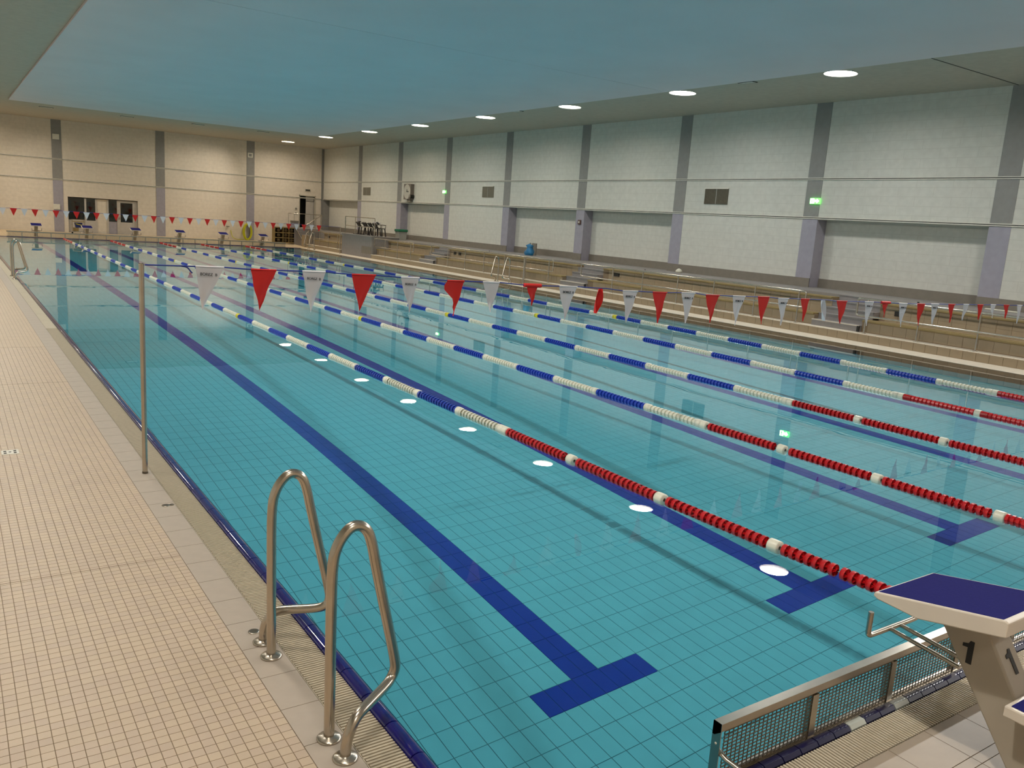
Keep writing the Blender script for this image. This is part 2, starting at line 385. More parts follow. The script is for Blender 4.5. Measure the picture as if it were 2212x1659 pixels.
# corner door
dr = struct('door_1', 'open corner door above the platform with a dark doorway')
MB().box((18.36, YF - .03, 1.12), (18.42, YF + .1, 3.28)).obj('door_frame', M_soffit, dr)
MB().box((19.46, YF - .03, 1.12), (19.52, YF + .1, 3.28)).obj('door_frame', M_soffit, dr)
MB().box((18.36, YF - .03, 3.22), (19.52, YF + .1, 3.28)).obj('door_frame', M_soffit, dr)
MB().box((18.90, YF + .15, 1.12), (19.46, YF + .2, 3.22)).obj('door_leaf', M_door, dr)
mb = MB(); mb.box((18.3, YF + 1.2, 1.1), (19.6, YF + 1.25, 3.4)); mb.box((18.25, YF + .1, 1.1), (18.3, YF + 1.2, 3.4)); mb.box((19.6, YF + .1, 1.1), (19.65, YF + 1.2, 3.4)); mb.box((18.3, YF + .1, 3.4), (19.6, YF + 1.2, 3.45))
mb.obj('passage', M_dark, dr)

# left and near walls (outside the frame)
mb = MB(); mb.quad((XLW, YN, 0), (XLW, YF, 0), (XLW, YF, HC), (XLW, YN, HC)); tag(mb.obj('wall_left', M_wr), 'plain cream brick wall on the left', kind='structure')
mb = MB(); mb.quad((XLW, YN, 0), (XR + .5, YN, 0), (XR + .5, YN, HC), (XLW, YN, HC)); tag(mb.obj('wall_near', M_wf), 'plain cream brick wall behind the camera', kind='structure')

# ------------------------------------------------------------------ pool basin, seen at its apparent (refracted) depth
def zfloor(x, y, D=2.0, n=1.33):
    r = math.hypot(x - CAM.x, y - CAM.y); h = CAM.z; lo, hi = 0, r
    for _ in range(34):
        mm = (lo + hi) / 2; s2 = mm / math.hypot(mm, h) / n
        if mm + D * s2 / math.sqrt(1 - s2 * s2) < r: lo = mm
        else: hi = mm
    return -h * (r - lo) / lo
TX, TY = .1288, .2576
GX0 = 1.69 - TX * 13; GY0 = 1.6494 - TY * 8
def is_lane(i, j):   # i: tile column from x=1.69, j: tile row from y=1.65
    k = i % 20
    if not (0 <= i < 120): return False
    jl = int((YL - 2.0 - 1.65) / TY)
    if 0 <= k < 8 and (j == 0 or j == jl): return True
    return 3 <= k < 5 and 0 < j < jl
basin = struct('pool_basin', 'turquoise tiled basin with navy lane lines and T bars')
NI0, NI1 = -14, 115; NJ0, NJ1 = -8, 180
mb = MB(); idx = {}
JY = list(range(NJ0, 60)) + list(range(60, NJ1 + 1, 2))
for j in JY:
    for i in range(NI0, NI1 + 1):
        x = min(max(1.69 + i * TX, 0), XE); y = min(max(1.65 + j * TY, Y0), YL)
        idx[i, j] = len(mb.v); mb.v.append((x, y, zfloor(x, y) - .004))
for a, b in zip(JY, JY[1:]):
    for i in range(NI0, NI1):
        mb.f.append((idx[i, a], idx[i + 1, a], idx[i + 1, b], idx[i, b]))
        near = a < 56 and i < 90
        mb.m.append(0 if near else (2 if is_lane(i, a) or (b - a > 1 and is_lane(i, b - 1)) else 1)); mb.sm.append(True)
me = bpy.data.meshes.new('basin_floor'); me.from_pydata(mb.v, [], mb.f)
for M in (M_pgrout, M_poolfar, M_lane): me.materials.append(M)
me.polygons.foreach_set('material_index', mb.m); me.polygons.foreach_set('use_smooth', mb.sm); me.update()
link('basin_floor', me, basin)
mb = MB(); g = .0055
singles = []
for j in range(-8, 56):
    for i in range(-13, 90):
        x0 = 1.69 + i * TX + g / 2; x1 = x0 + TX - g; y0 = 1.65 + j * TY + g / 2; y1 = y0 + TY - g
        if x1 < .01 or y0 < Y0: continue
        x0 = max(x0, .0)
        z = [zfloor(a, b) for a, b in ((x0, y0), (x1, y0), (x1, y1), (x0, y1))]
        P = [(x0, y0, z[0]), (x1, y0, z[1]), (x1, y1, z[2]), (x0, y1, z[3])]; Q = [(a, b, c - .004) for a, b, c in P]
        lane = is_lane(i, j)
        d = math.hypot((x0 + .06 + 1.66), (y0 + .13 + 2.45))
        # visible lower-left part of the picture first
        cx, cy = x0 + .06 - CAM.x, y0 + .13 - CAM.y
        dep = cx * .558565 + cy * .80743 - ((z[0]) - CAM.z) * .1899
        u = (cx * .8278 - cy * .55714 + (z[0] - CAM.z) * .06596) / dep * 1790 + 1106
        v = 829.5 - (cx * .05254 + cy * .19404 + (z[0] - CAM.z) * .97958) / dep * 1790
        F = [(0, 1, 2, 3), (0, 4, 5, 1), (1, 5, 6, 2), (2, 6, 7, 3), (3, 7, 4, 0)]
        if 0 < u < 2212 and v < 1659: singles.append((d, P + Q, F, lane))
        else: mb.add(P + Q, F, 1 if lane else 0)
singles.sort(key=lambda t: t[0])
for d, V, F, lane in singles[300:]: mb.add(V, F, 1 if lane else 0)
o = mb.obj('tile_field', [M_pool, M_lane], basin); o['kind'] = 'stuff'
for d, V, F, lane in singles[:290]:
    MB().add(V, F).obj('tile', M_lane if lane else M_pool, basin)
for d, V, F, lane in singles[290:300]: pass
mb = MB()
for d, V, F, lane in singles[290:300]: mb.add(V, F, 1 if lane else 0)
mb2 = mb.obj('tile_field', [M_pool, M_lane], basin); mb2['kind'] = 'stuff'
mb = MB()
mb.quad((-.0, Y0, -2), (0, YL, -2), (0, YL, 0), (0, Y0, 0)); mb.quad((XE, Y0, -2), (XE, YL, -2), (XE, YL, 0), (XE, Y0, 0))
mb.quad((0, YL, -2), (XE, YL, -2), (XE, YL, 0), (0, YL, 0)); mb.quad((0, Y0, -2), (XE, Y0, -2), (XE, Y0, 0), (0, Y0, 0))
mb.obj('basin_side', M_pool, basin)
MB().quad((0, Y0, -.002), (XE, Y0, -.002), (XE, YL, -.002), (0, YL, -.002)).obj('water_surface', M_water)
tag(bpy.data.objects['water_surface'], 'still clear water surface reflecting the lamps and walls', kind='structure')

# ------------------------------------------------------------------ left deck
deck = struct('floor', 'left pool deck of small beige mosaic tiles')
MB().box((XLW, 12.0, -.2), (-.4535, YF, 0)).obj('deck_far_part', M_deck, deck)
MB().box((XLW, YN, -.2), (-1.85, 12.0, 0)).obj('deck_side_part', M_deck, deck)
MB().box((-1.85, YN, -.2), (-.4535, .6, 0)).obj('deck_near_part', M_deck, deck)
MB().box((-1.85, .6, -.2), (-.4535, 12.0, -.0025)).obj('mortar_bed', M_grout, deck)
p = .0545; g = .0035
def box_mesh(name, sx, sy, sz, M): 
    return MB().box((0, 0, -sz), (sx, sy, 0)).mesh(name, [M])
me_t = [box_mesh('tile', p - g, p - g, .004, M) for M in (M_mosA, M_mosB)]
cells = []
for j in range(209):
    for i in range(25):
        x = -.4535 - (i + 1) * p + g / 2; y = .6 + j * p + g / 2
        cx, cy = x - CAM.x, y - CAM.y; dep = cx * .558565 + cy * .80743 + 2.338 * .1899
        u = (cx * .8278 - cy * .55714 - 2.338 * .06596) / dep * 1790 + 1106; v = 829.5 - (cx * .05254 + cy * .19404 - 2.338 * .97958) / dep * 1790
        rnd = noise.cell(Vector((i * 1.3 + .5, j * 1.7 + .5, 3))) ; cells.append((0 if (u > -10 and v < 1680) else 1, dep, x, y, 0 if abs(rnd) < .55 else 1))
cells.sort()
for _, _, x, y, c in cells[:298]: link('tile', me_t[c], deck, (x, y, 0))
mb = MB()
for _, _, x, y, c in cells[298:]:
    mb.add([(x, y, 0), (x + p - g, y, 0), (x + p - g, y + p - g, 0), (x, y + p - g, 0), (x, y, -.003), (x + p - g, y, -.003), (x + p - g, y + p - g, -.003), (x, y + p - g, -.003)],
           [(0, 1, 2, 3), (0, 4, 5, 1), (1, 5, 6, 2), (2, 6, 7, 3), (3, 7, 4, 0)], c)
o = mb.obj('mosaic_field', [M_mosA, M_mosB], deck); o['kind'] = 'stuff'

for y in (3.0755, 9.18): MB().box((-1.85, y - .003, -.002), (-.4535, y + .003, .0006)).obj('expansion_joint', M_grout, deck)
# coping strip, gutter grate and cobalt edge tiles on the left side
TL = .3125
cop = struct('trim_1', 'pale coping tiles between mosaic and gutter grate')
MB().box((-.4535, YN, -.2), (-.262, YF, -.004)).obj('mortar_bed', M_grout, cop)
mec = MB().box((0, 0, -.01), (.188, TL - .004, 0)).mesh('coping_tile', [M_cope])
for k in range(-2, 160): link('coping_tile', mec, cop, (-.4515, 3.23 - 8 * TL + k * TL + .002 - .002, 0))
grt = struct('gutter_grate', 'ribbed beige overflow gutter grate beside the pool edge')
MB().box((-.262, YN, -.2), (-.08, YF, -.03)).obj('gutter_channel', M_channel, grt)
mb = MB(); y = -.33; k = 0
while y < 14:
    mb.box((-.26 + (.006 if k % 2 else 0), y, -.02), (-.086, y + .0112, .001)); y += .0203; k += 1
for y in [-.33 + .95 * i for i in range(16)]: mb.box((-.262, y - .002, -.03), (-.258, y + .95, .001)); mb.box((-.2, y, -.03), (-.19, y + .95, -.006)); mb.box((-.13, y, -.03), (-.12, y + .95, -.006))
o = mb.obj('grate_ribs', M_grate, grt); o['kind'] = 'stuff'
for k in range(40): MB().box((-.26, 14.2 + k * 1.0 - .2, -.02), (-.086, 14.2 + k * 1.0 + .793, .0)).obj('grate_section', M_grate, grt)
edg = struct('trim_2', 'glossy cobalt blue rounded edge tiles along the pool')
def edge_mesh(L, M, w=.08):
    prof = [(-w, -.05), (-w, -.01)] + [(-w / 2 - w / 2 * math.cos(a), -.008 + .026 * math.sin(a)) for a in [PI * t / 8 for t in range(1, 8)]] + [(0, -.01), (0, -.05)]
    n = len(prof); mb = MB(); vs = [(u, 0, v) for u, v in prof] + [(u, L, v) for u, v in prof]
    mb.add(vs, [(i, (i + 1) % n, n + (i + 1) % n, n + i) for i in range(n - 1)], 0, True); mb.add(vs, [tuple(range(n))[::-1], tuple(range(n, 2 * n))])
    return mb.mesh('edge_tile', [M])
EL = .2635; mee = edge_mesh(EL - .006, M_blue)
for k in range(-4, 180): link('edge_tile', mee, edg, (-.001, .693 + k * EL, 0))
MB().box((-.078, Y0, -.05), (-.003, YL, -.004)).obj('mortar_bed', M_cope, edg)
for (x, y, lab) in ((-.337, 1.84, 'small round steel ground socket beside the near ladder foot'), (-.333, 4.1, 'small double steel ground socket on the coping near the post')):
    t = thing('ground_socket', lab, 'ground socket', (x, y, 0))
    MB().lathe([(.03, 0), (.03, .004), (.022, .004)], n=16).obj('ring', M_steel, t)
    MB().lathe([(.022, .0035), (.001, .0035)], n=16).obj('cap', M_steeldk, t)
    if y > 3: MB().lathe([(.018, 0), (.018, .004), (.001, .004)], (.045, .0, 0), n=14).obj('cap', M_steeldk, t)
t = thing('floor_drain', 'square white floor drain cover with dark slots in the mosaic deck', 'drain', (-1.262, 6.05, 0))
MB().box((-.068, -.07, -.02), (.068, .07, .003)).obj('cover', M_trim, t)
for a, b in ((-.05, .022), (.028, .022)):
    for s_ in (-1, 1): MB().box((a, s_ * .03 - .014, .003), (a + b, s_ * .03 + .014, .0045)).obj('slot', M_dark, t)
MB().lathe([(.012, .0045), (.001, .0045)], n=12).obj('screw', M_dark, t)

# ------------------------------------------------------------------ near-end deck, far deck, right deck
nd = struct('pool_deck', 'near end deck of pale tiles around the starting block')
MB().box((-.26, YN, -.2), (XR, -.62, -.004)).obj('mortar_bed', M_grout, nd)
M_copen = mat('end_deck_tile', '#A39483', .5, vary=.04, scale=9)
mec2 = MB().box((0, 0, -.01), (TL - .004, .228, 0)).mesh('tile', [M_copen])
for k in range(0, 50): link('tile', mec2, nd, (-.25 + k * TL, -.826, 0))
mec3 = MB().box((0, 0, -.01), (TL - .004, .05, 0)).mesh('tile', [M_copen])
for k in range(0, 24): link('tile', mec3, nd, (-.25 + k * TL, -.880, 0))
mec4 = MB().box((0, 0, -.01), (TL - .004, .30, 0)).mesh('tile', [M_copen])
for r in range(7):
    for k in range(0, 24): link('tile', mec4, nd, (-.25 + k * TL, -1.184 - r * .304, 0))
MB().box((7.2, YN, -.01), (XR, -.884, 0)).obj('deck_rest', M_deck2, nd); MB().box((-.25, YN, -.01), (7.2, -3.02, 0)).obj('deck_rest', M_deck2, nd)
gn = struct('end_gutter_grate', 'ribbed beige gutter grate along the near pool end')
MB().box((-.08, -.60, -.2), (XR - 3, -.41, -.03)).obj('gutter_channel', M_channel, gn)
mb = MB(); x = .0
while x < 9: mb.box((x, -.592, -.02), (x + .0112, -.422, .001)); x += .0203
o = mb.obj('grate_ribs', M_grate, gn); o['kind'] = 'stuff'
MB().box((9, -.592, -.02), (XE + .5, -.415, 0)).obj('grate_section', M_grate, gn)
en = struct('trim_3', 'dark blue edge tiles with white ones under the near steel frame')
mex = [MB().prism([(-.41, -.05), (-.41, -.004), (-.395, .012), (-.35, .012), (Y0 + 0, -.002), (Y0 + 0, -.05)], 0, 0, .122).mesh('edge_tile', [M]) for M in (M_edgen, M_edgew)]
for k in range(0, 128):
    x = -.0 + k * .1285
    wt = any(abs(x + .06 - (c + 1.9 + e)) < .065 for c in (.15, 2.7, 5.2, 7.8, 10.3, 12.9) for e in (0, .385))
    link('edge_tile', mex[1 if wt else 0], en, (x, 0, 0))

fd = struct('far_deck', 'pale tiled deck between the far pool end and the far wall')
MB().add([(-.45, YL + .28, 0), (XR, YL + .28, 0), (XR, YF, .11), (-.45, YF, .11)], [(0, 1, 2, 3)]).obj('deck_slab', M_deckfar, fd)
MB().box((XLW, YF - .02, 0), (-.45, YF, .02)).obj('deck_joint', M_grout, fd)
MB().box((0, YL, -.05), (XE, YL + .08, .012)).obj('edge_strip', M_blue, fd)
MB().box((0, YL + .08, -.03), (XE, YL + .28, 0)).obj('grate_strip', M_grate, fd)
rd = struct('side_deck', 'narrow pale deck between the water and the tiled kerb on the right')
MB().box((XE, Y0, -.2), (17.2, YL + .3, .004)).obj('deck_slab', M_deck2, rd)

# ------------------------------------------------------------------ right kerb wall and tribune
XK = 17.2; ZK = .215
kerb = struct('kerb_wall', 'low tan tiled kerb wall carrying the steel handrails')
KS = ((YN, 38.85), (42.95, 48.6))
for a, b in KS:
    MB().box((XK, a, 0), (17.52, b, ZK - .012)).obj('kerb_core', M_grout, kerb)
    MB().box((XK - .02, a, ZK - .018), (17.55, b, ZK)).obj('kerb_cap', M_deck2, kerb)
kt = MB().box((-.008, 0, 0), (0, .286, ZK - .03)).mesh('tile', [M_tan])
for k in range(172):
    y = -2.0 + k * .2935
    if y + .29 < 38.85 or 42.95 < y < 48.3: link('tile', kt, kerb, (XK, y, .008))
YS = [(9.90, 11.32), (20.95, 22.45), (32.3, 33.8)]
secs = [(YN, YS[0][0]), (YS[0][1], YS[1][0]), (YS[1][1], YS[2][0]), (YS[2][1], 38.9), (42.9, 48.2)]
tri = struct('tribune', 'two-tier tan tiled spectator seating with wooden bench planks')
X1, X2, X3 = 17.55, 18.25, 18.85
MB().box((X3, YN, 0), (XR + .45, YF, ZW)).obj('walkway', M_walk, tri)
tr1 = MB().box((-.008, 0, 0), (0, .338, .235)).mesh('tile', [M_tan]); tr2 = MB().box((-.008, 0, 0), (0, .338, .20)).mesh('tile', [M_tan])
for a, b in secs:
    MB().box((X1, a, 0), (X3, b, .49)).obj('tier_core', M_grout, tri); MB().box((X2, a, .49), (X3, b, .92)).obj('tier_core', M_grout, tri)
    MB().box((X1 + .3, a, .49), (X2, b, .50)).obj('tread', M_tan, tri)
    MB().box((X1 - .05, a + .02, .475), (X1 + .32, b - .02, .525)).obj('bench_plank', M_wood, tri, bevel=.008)
    MB().box((X2 - .05, a + .02, .905), (X2 + .32, b - .02, .955)).obj('bench_plank', M_wood, tri, bevel=.008)
    MB().box((X2 + .35, a, .92), (X3, b, ZW - .002)).obj('walkway_edge', M_walk, tri)
nt_ = 0; mbt = MB()
for a, b in secs:
    y = max(a, -2) + .004
    while y + .34 < b:
        if y > 0 and nt_ < 285:
            link('tile', tr1, tri, (X1, y, .235)); link('tile', tr2, tri, (X2, y, .50)); link('tile', tr2, tri, (X2, y, .705)); nt_ += 3
        else:
            mbt.box((X1 - .008, y, .235), (X1, y + .338, .47)); mbt.box((X2 - .008, y, .50), (X2, y + .338, .70)); mbt.box((X2 - .008, y, .705), (X2, y + .338, .905))
        y += .345
o = mbt.obj('tile_field', M_tan, tri); o['kind'] = 'stuff'
# stairs between the tribune sections
for k, (a, b) in enumerate(YS):
    t = thing('stairs', 'grey concrete stair of four steps through the seating, %s from the camera' % ['nearest', 'middle one', 'farthest'][k], 'stairs', (X1 - .1, (a + b) / 2, 0)); h = (b - a) / 2
    for i in range(5):
        z = ZK + .163 * (i + 1); mb = MB().box((i * .27, -h, ZK - .01 if i == 0 else ZK), (1.45, h, z)) if i < 4 else MB().box((i * .27, -h, ZK), (1.45, h, ZW - .003))
        mb.obj('step', M_step, t)
        MB().box((i * .27 - .012, -h, (z if i < 4 else ZW - .003) - .022), (i * .27 + .03, h, (z if i < 4 else ZW - .003) + .004)).obj('nosing', M_grp if i == 0 else M_walk, t)
    MB().box((-.02, -h - .005, ZK + .01), (.02, -h + .06, ZK + .15)).obj('step_light', M_black, t)
for y, z, x, wv, lab in ((9.4, .73, X2 - .012, .16, 'black wall outlet on the upper riser beside the nearest stair'), (9.25, 1.0, X3 - .012, .05, 'small black marker lamp at the walkway edge by the nearest stair'),
                   (20.2, .78, X2 - .012, .30, 'black rectangular wall outlet on the riser beside the middle stair'), (19.4, .99, X3 - .012, .05, 'small black marker lamp on the walkway edge by the middle stair'),
                   (31.3, .79, X2 - .012, .22, 'first of two small black outlets on the riser beyond the middle stair'), (31.75, .79, X2 - .012, .22, 'second of two small black outlets next to the farthest stair'),
                   (29.7, .99, X3 - .012, .05, 'small black marker lamp on the walkway edge near the farthest stair'), (47.4, .75, X2 - .012, .34, 'black outlet box on the riser beyond the grey stage')):
    t = thing('wall_outlet', lab, 'outlet', (x, y, z))
    MB().box((-.012, -wv / 2, -.06), (.012, wv / 2, .06)).obj('cover_plate', M_black, t, bevel=.004)
    if wv > .1: MB().box((-.02, -wv / 2 + .015, -.045), (-.012, wv / 2 - .015, .045)).obj('flap', M_dark, t)

# stage box with rails, chairs and table
t = thing('stage_box', 'grey painted stage block rising from the kerb in front of the seating', 'stage', (XK, 40.9, 0))
MB().box((.02, -2.0, 0), (1.65, 2.0, 1.12)).obj('block', M_step, t); MB().box((-.02, -2.03, 1.12), (1.65, 2.03, 1.16)).obj('top_slab', M_walk, t)
MB().box((-.005, -2.0, ZK), (.02, -.8, .6)).obj('access_panel', M_plinth, t)
t = thing('guard_rail', 'rectangular steel guard rail on top of the grey stage block', 'railing', (XK + .12, 40.75, 1.16))
MB().tube([(0, 1.95, 0), (0, 1.95, .95), (0, -2.0, .95)] , .022).obj('top_rail', M_steel, t)
MB().tube(smooth_path([(0, -1.0, .95), (0, -1.9, .95), (0, -2.0, .95), (0, -2.0, .85), (0, -2.0, 0)]), .022).obj('end_post', M_steel, t)
for y in (.55,): MB().tube([(0, y, 0), (0, y, .95)], .022).obj('post', M_steel, t)
MB().tube([(0, 1.95, .45), (0, -2.0, .45)], .018).obj('middle_rail', M_steel, t)
t = thing('pedestal_table', 'dark brown round pedestal table on the stage, left of the chairs', 'table', (XK + .8, 42.3, 1.16))
MB().lathe([(.001, 0), (.33, 0), (.33, .03), (.04, .05), (.03, .05), (.03, .68), (.001, .68)], n=16).obj('base', M_brown, t)
MB().lathe([(.001, .68), (.10, .68), (.10, .73), (.001, .73)], n=18).obj('hub', M_brown, t)
def chair(loc, rz, lab):
    t = thing('garden_chair', lab, 'chair', loc, rz, 'brown garden chairs on the stage')
    MB().box((-.23, -.22, .40), (.23, .22, .44)).obj('seat', M_brown, t, bevel=.01)
    for sx in (-1, 1):
        for sy in (-1, 1): MB().tube([(sx * .24, sy * .24, 0), (sx * .2, sy * .19, .42)], .033, 6).obj('leg', M_brown, t)
        MB().tube([(sx * .24, -.2, .42), (sx * .26, -.22, .60), (sx * .26, .2, .62)], .02, 6).obj('armrest', M_brown, t)
    MB().prism([(.16, .42), (.21, .42), (.40, .66), (.35, .70)], 0, -.22, .22).obj('backrest', M_brown, t)
    return t
for i, (x, y, r, lab) in enumerate(((.75, 41.6, 1.5, 'brown garden chair next to the pedestal table on the stage'), (.8, 40.88, 1.62, 'brown garden chair second from the pedestal table'),
                         (.8, 40.16, 1.5, 'brown garden chair in the middle of the row behind the rail'), (.75, 39.44, 1.55, 'brown garden chair nearest to the camera on the stage'))):
    chair((XK + x, y, 1.168), r, lab)
t = thing('folded_cloth', 'pale folded cloth lying over the nearest brown chair', 'cloth', (XK + .6, 39.5, 1.86))
mb = MB(); vs = []
for i in range(7):
    for j in range(5): vs.append((i * .05 - .15, j * .1 - .2, .04 * math.sin(i * 1.1) + .03 * math.cos(j * 1.7)))
mb.add(vs, [(i * 5 + j, i * 5 + j + 1, (i + 1) * 5 + j + 1, (i + 1) * 5 + j) for i in range(6) for j in range(4)], 0, True)
o = mb.obj('fold', M_collt, t); sm = o.modifiers.new('s', 'SOLIDIFY'); sm.thickness = .015

# handrails on the kerb
def handrail(ya, yb, label, posts, ends=(True, True)):
    """long double steel rail from far end ya to near end yb"""
    t = thing('handrail', label, 'handrail', (XK + .12, (ya + yb) / 2, ZK)); c = (ya + yb) / 2
    za, zb = .86, .43
    P = []
    P += [(0, ya - .0 - c, zb)] if False else []
    top = [(0, yb + .25 - c, za), (0, ya - .12 - c, za)]
    up = smooth_path([(0, (ya + yb) / 2 - c, za), (0, ya - .3 - c, za), (0, ya - c, za), (0, ya - c, za - .1), (0, ya - c, zb + .1), (0, ya - c, zb), (0, ya - .3 - c, zb), (0, (ya + yb) / 2 - c, zb)], 3)
    dn = smooth_path([(0, (ya + yb) / 2 - c, za), (0, yb + .3 - c, za), (0, yb - c, za), (0, yb - c, za - .1), (0, yb - c, zb + .1), (0, yb - c, zb), (0, yb + .3 - c, zb), (0, (ya + yb) / 2 - c, zb)], 3)
    MB().tube(up, .024, 8).obj('rail_loop', M_steel, t); MB().tube(dn, .024, 8).obj('rail_loop', M_steel, t)
    for y in posts:
        MB().tube([(.0, y - c, 0), (.0, y - c, za)], .02, 8).obj('post', M_steel, t)
        MB().lathe([(.05, 0), (.05, .01), (.02, .012)], (0, y - c, 0), n=12).obj('foot_plate', M_steel, t)
handrail(9.95, -3.2, 'nearest long steel double handrail at the right edge of the picture', [9.67, 8.3, 6.9, 5.4, 3.9, 2.4, .9, -.6, -2.1])
handrail(21.1, 11.5, 'long steel double handrail between the nearest and middle stairs', [19.35, 17.85, 16.25, 14.75, 13.2, 11.72])
handrail(32.4, 22.78, 'long steel double handrail between the middle and farthest stairs', [30.8, 29.27, 27.7, 26.1, 24.6, 23.05])
handrail(38.75, 34.2, 'short steel double handrail in front of the grey stage block', [37.4, 35.95, 34.5])
handrail(48.5, 43.4, 'farthest steel double handrail beyond the grey stage block', [48.0, 46.6, 45.2, 43.8])

# far corner platform, stairs and rails
pl = struct('corner_platform', 'grey platform under the corner door')
MB().box((17.15, 50.6, 0), (X3, YF, 1.1)).obj('platform_slab', M_step, pl)
MB().box((17.1, 48.65, 0), (17.5, 49.1, .75)).obj('platform_cheek', M_tan, pl)
t = thing('storage_rack', 'open yellow-edged storage rack with dark bays at the far right corner', 'rack', (16.55, 50.9, .03))
for z in (.0, .30, .62, .94): MB().box((-.66, -.25, z + .1), (.66, .25, z + .15)).obj('shelf', M_wood, t)
for x in (-.66, -.12, .27, .62): MB().box((x - .02, -.26, .1), (x + .02, .25, 1.1)).obj('upright', M_wood, t)
MB().box((-.66, .22, .1), (.66, .25, 1.1)).obj('back_panel', M_dark, t)
for x in (-.39, .07, .45):
    for z in (.16, .47, .78): MB().lathe([(.001, -.2), (.11, -.2), (.11, .15), (.001, .15)], (x, 0, z + .115), 'y', 10).obj('rolled_cover', M_room, t)
t = thing('platform_rail', 'steel railing with thin balusters on the corner platform before the door', 'railing', (17.2, 51.9, 1.1))
MB().tube([(0, 0, 0), (0, 0, .93), (2.3, 0, .93), (2.3, 0, 0)], .022).obj('top_rail', M_steel, t)
for k in range(1, 6): MB().tube([(k * .38, 0, 0), (k * .38, 0, .93)], .010, 6).obj('baluster', M_steel, t)
t = thing('stair_handrail', 'slanted steel handrail rising to the corner platform', 'handrail', (17.9, 51.6, 1.1))
MB().tube([(.1, 0, .02), (1.5, 0, .95)], .022).obj('rail', M_steel, t)
MB().tube([(.1, 0, -.02), (.1, 0, .05)], .02).obj('post', M_steel, t); MB().tube([(1.45, 0, 0), (1.45, 0, .92)], .02).obj('post', M_steel, t)
t = thing('corner_stairs', 'grey stair with steel string beside the storage rack', 'stairs', (17.35, 49.9, 0))
for i in range(6): MB().box((-.1 + 0, .7 - i * .22 - .25, 0), (.55, .7, 1.1 - i * .17) if False else (.55, .7 - i * .22, 1.08 - i * .17)).obj('step', M_step, t)
MB().tube([(-.12, .7, 1.15), (-.12, -.75, .3)], .03).obj('string', M_steel, t)
t = thing('grey_crate', 'small grey crate standing on the corner platform', 'crate', (17.72, 52.2, 1.1))
MB().box((-.22, -.15, 0), (.22, .15, .34)).obj('body', M_collt, t, bevel=.01); MB().box((-.24, -.17, .34), (.24, .17, .46)).obj('lid', M_plinth, t, bevel=.01)

# ------------------------------------------------------------------ ladders
def ladder(loc, rz, label, proto=[None]):
    if proto[0]: return dup(proto[0], loc, rz, label)
    t = thing('pool_ladder', label, 'ladder', loc, rz, 'steel pool ladders')
    for s_ in (-1, 1):
        y = s_ * .405; yf = s_ * .57
        path = [(-.335, y, 0), (-.34, y, .55), (-.342, y, .84)]
        path += [(-.32, y, .93), (-.27, y, .995), (-.225, y, 1.005), (-.18, y, .975), (-.155, y, .90), (-.135, y, .80)]
        path += [(-.045, y, .42), (-.02, y, .31), (-.015, y, .265), (-.03, y, .225), (-.075, y + s_ * .03, .205), (-.22, y + s_ * .12, .19), (-.275, y + s_ * .15, .175), (-.312, yf, .12), (-.325, yf, .06), (-.326, yf, 0)]
        hoop = MB().tube(smooth_path(path, 2), .0245, 14).obj('hoop_tube', M_steel, t)
        for (x, yy) in ((-.335, y), (-.326, yf)):
            MB().lathe([(.001, .0), (.056, .0), (.057, .006), (.050, .012), (.028, .018), (.0245, .020)], (x, yy, 0), n=24).obj('foot_flange', M_steel, t)
    for z in (-.25, -.5): MB().box((-.0, -.3, z), (.06, .3, z + .03)).obj('tread', M_steel, t)
    proto[0] = t
    return t
ladder((0, 1.135, 0), 0, 'brushed steel pool ladder in the foreground on the left edge')
ladder((.19, 23.9, 0), 0, 'distant steel pool ladder on the left edge at the far end')
ladder((XE, 25.2, .004), PI, 'steel pool ladder on the right edge below the seating')
ladder((XE, 46.3, .004), PI, 'faint steel pool ladder in the far right corner of the pool')

# ------------------------------------------------------------------ flag posts and pennant lines
def post(x, y, h, lab, r=.022):
    t = thing('steel_post', lab, 'post', (x, y, 0))
    MB().tube([(0, 0, 0), (0, 0, h)], r, 14).obj('shaft', M_steel, t); MB().lathe([(.001, 0), (r * 1.1, 0), (r * 1.1, .015), (r, .02)], n=14).obj('collar', M_steeldk, t)
    MB().lathe([(r, h - .002), (r * 1.05, h), (.001, h + .006)], n=14).obj('cap', M_steeldk, t)
    return t
post(-.315, 5.0, 1.81, 'tall slim steel post on the left deck holding the near pennant line')
post(16.95, 5.0, 1.47, 'steel post on the right deck at the far end of the near pennant line')
post(-.315, 42.5, 1.5, 'distant steel post on the left deck holding the far pennant line')
post(16.95, 42.5, 1.5, 'distant steel post on the right deck holding the far pennant line')
post(17.05, 24.3, 1.06, 'short thick steel post behind the right-hand ladder', .035)
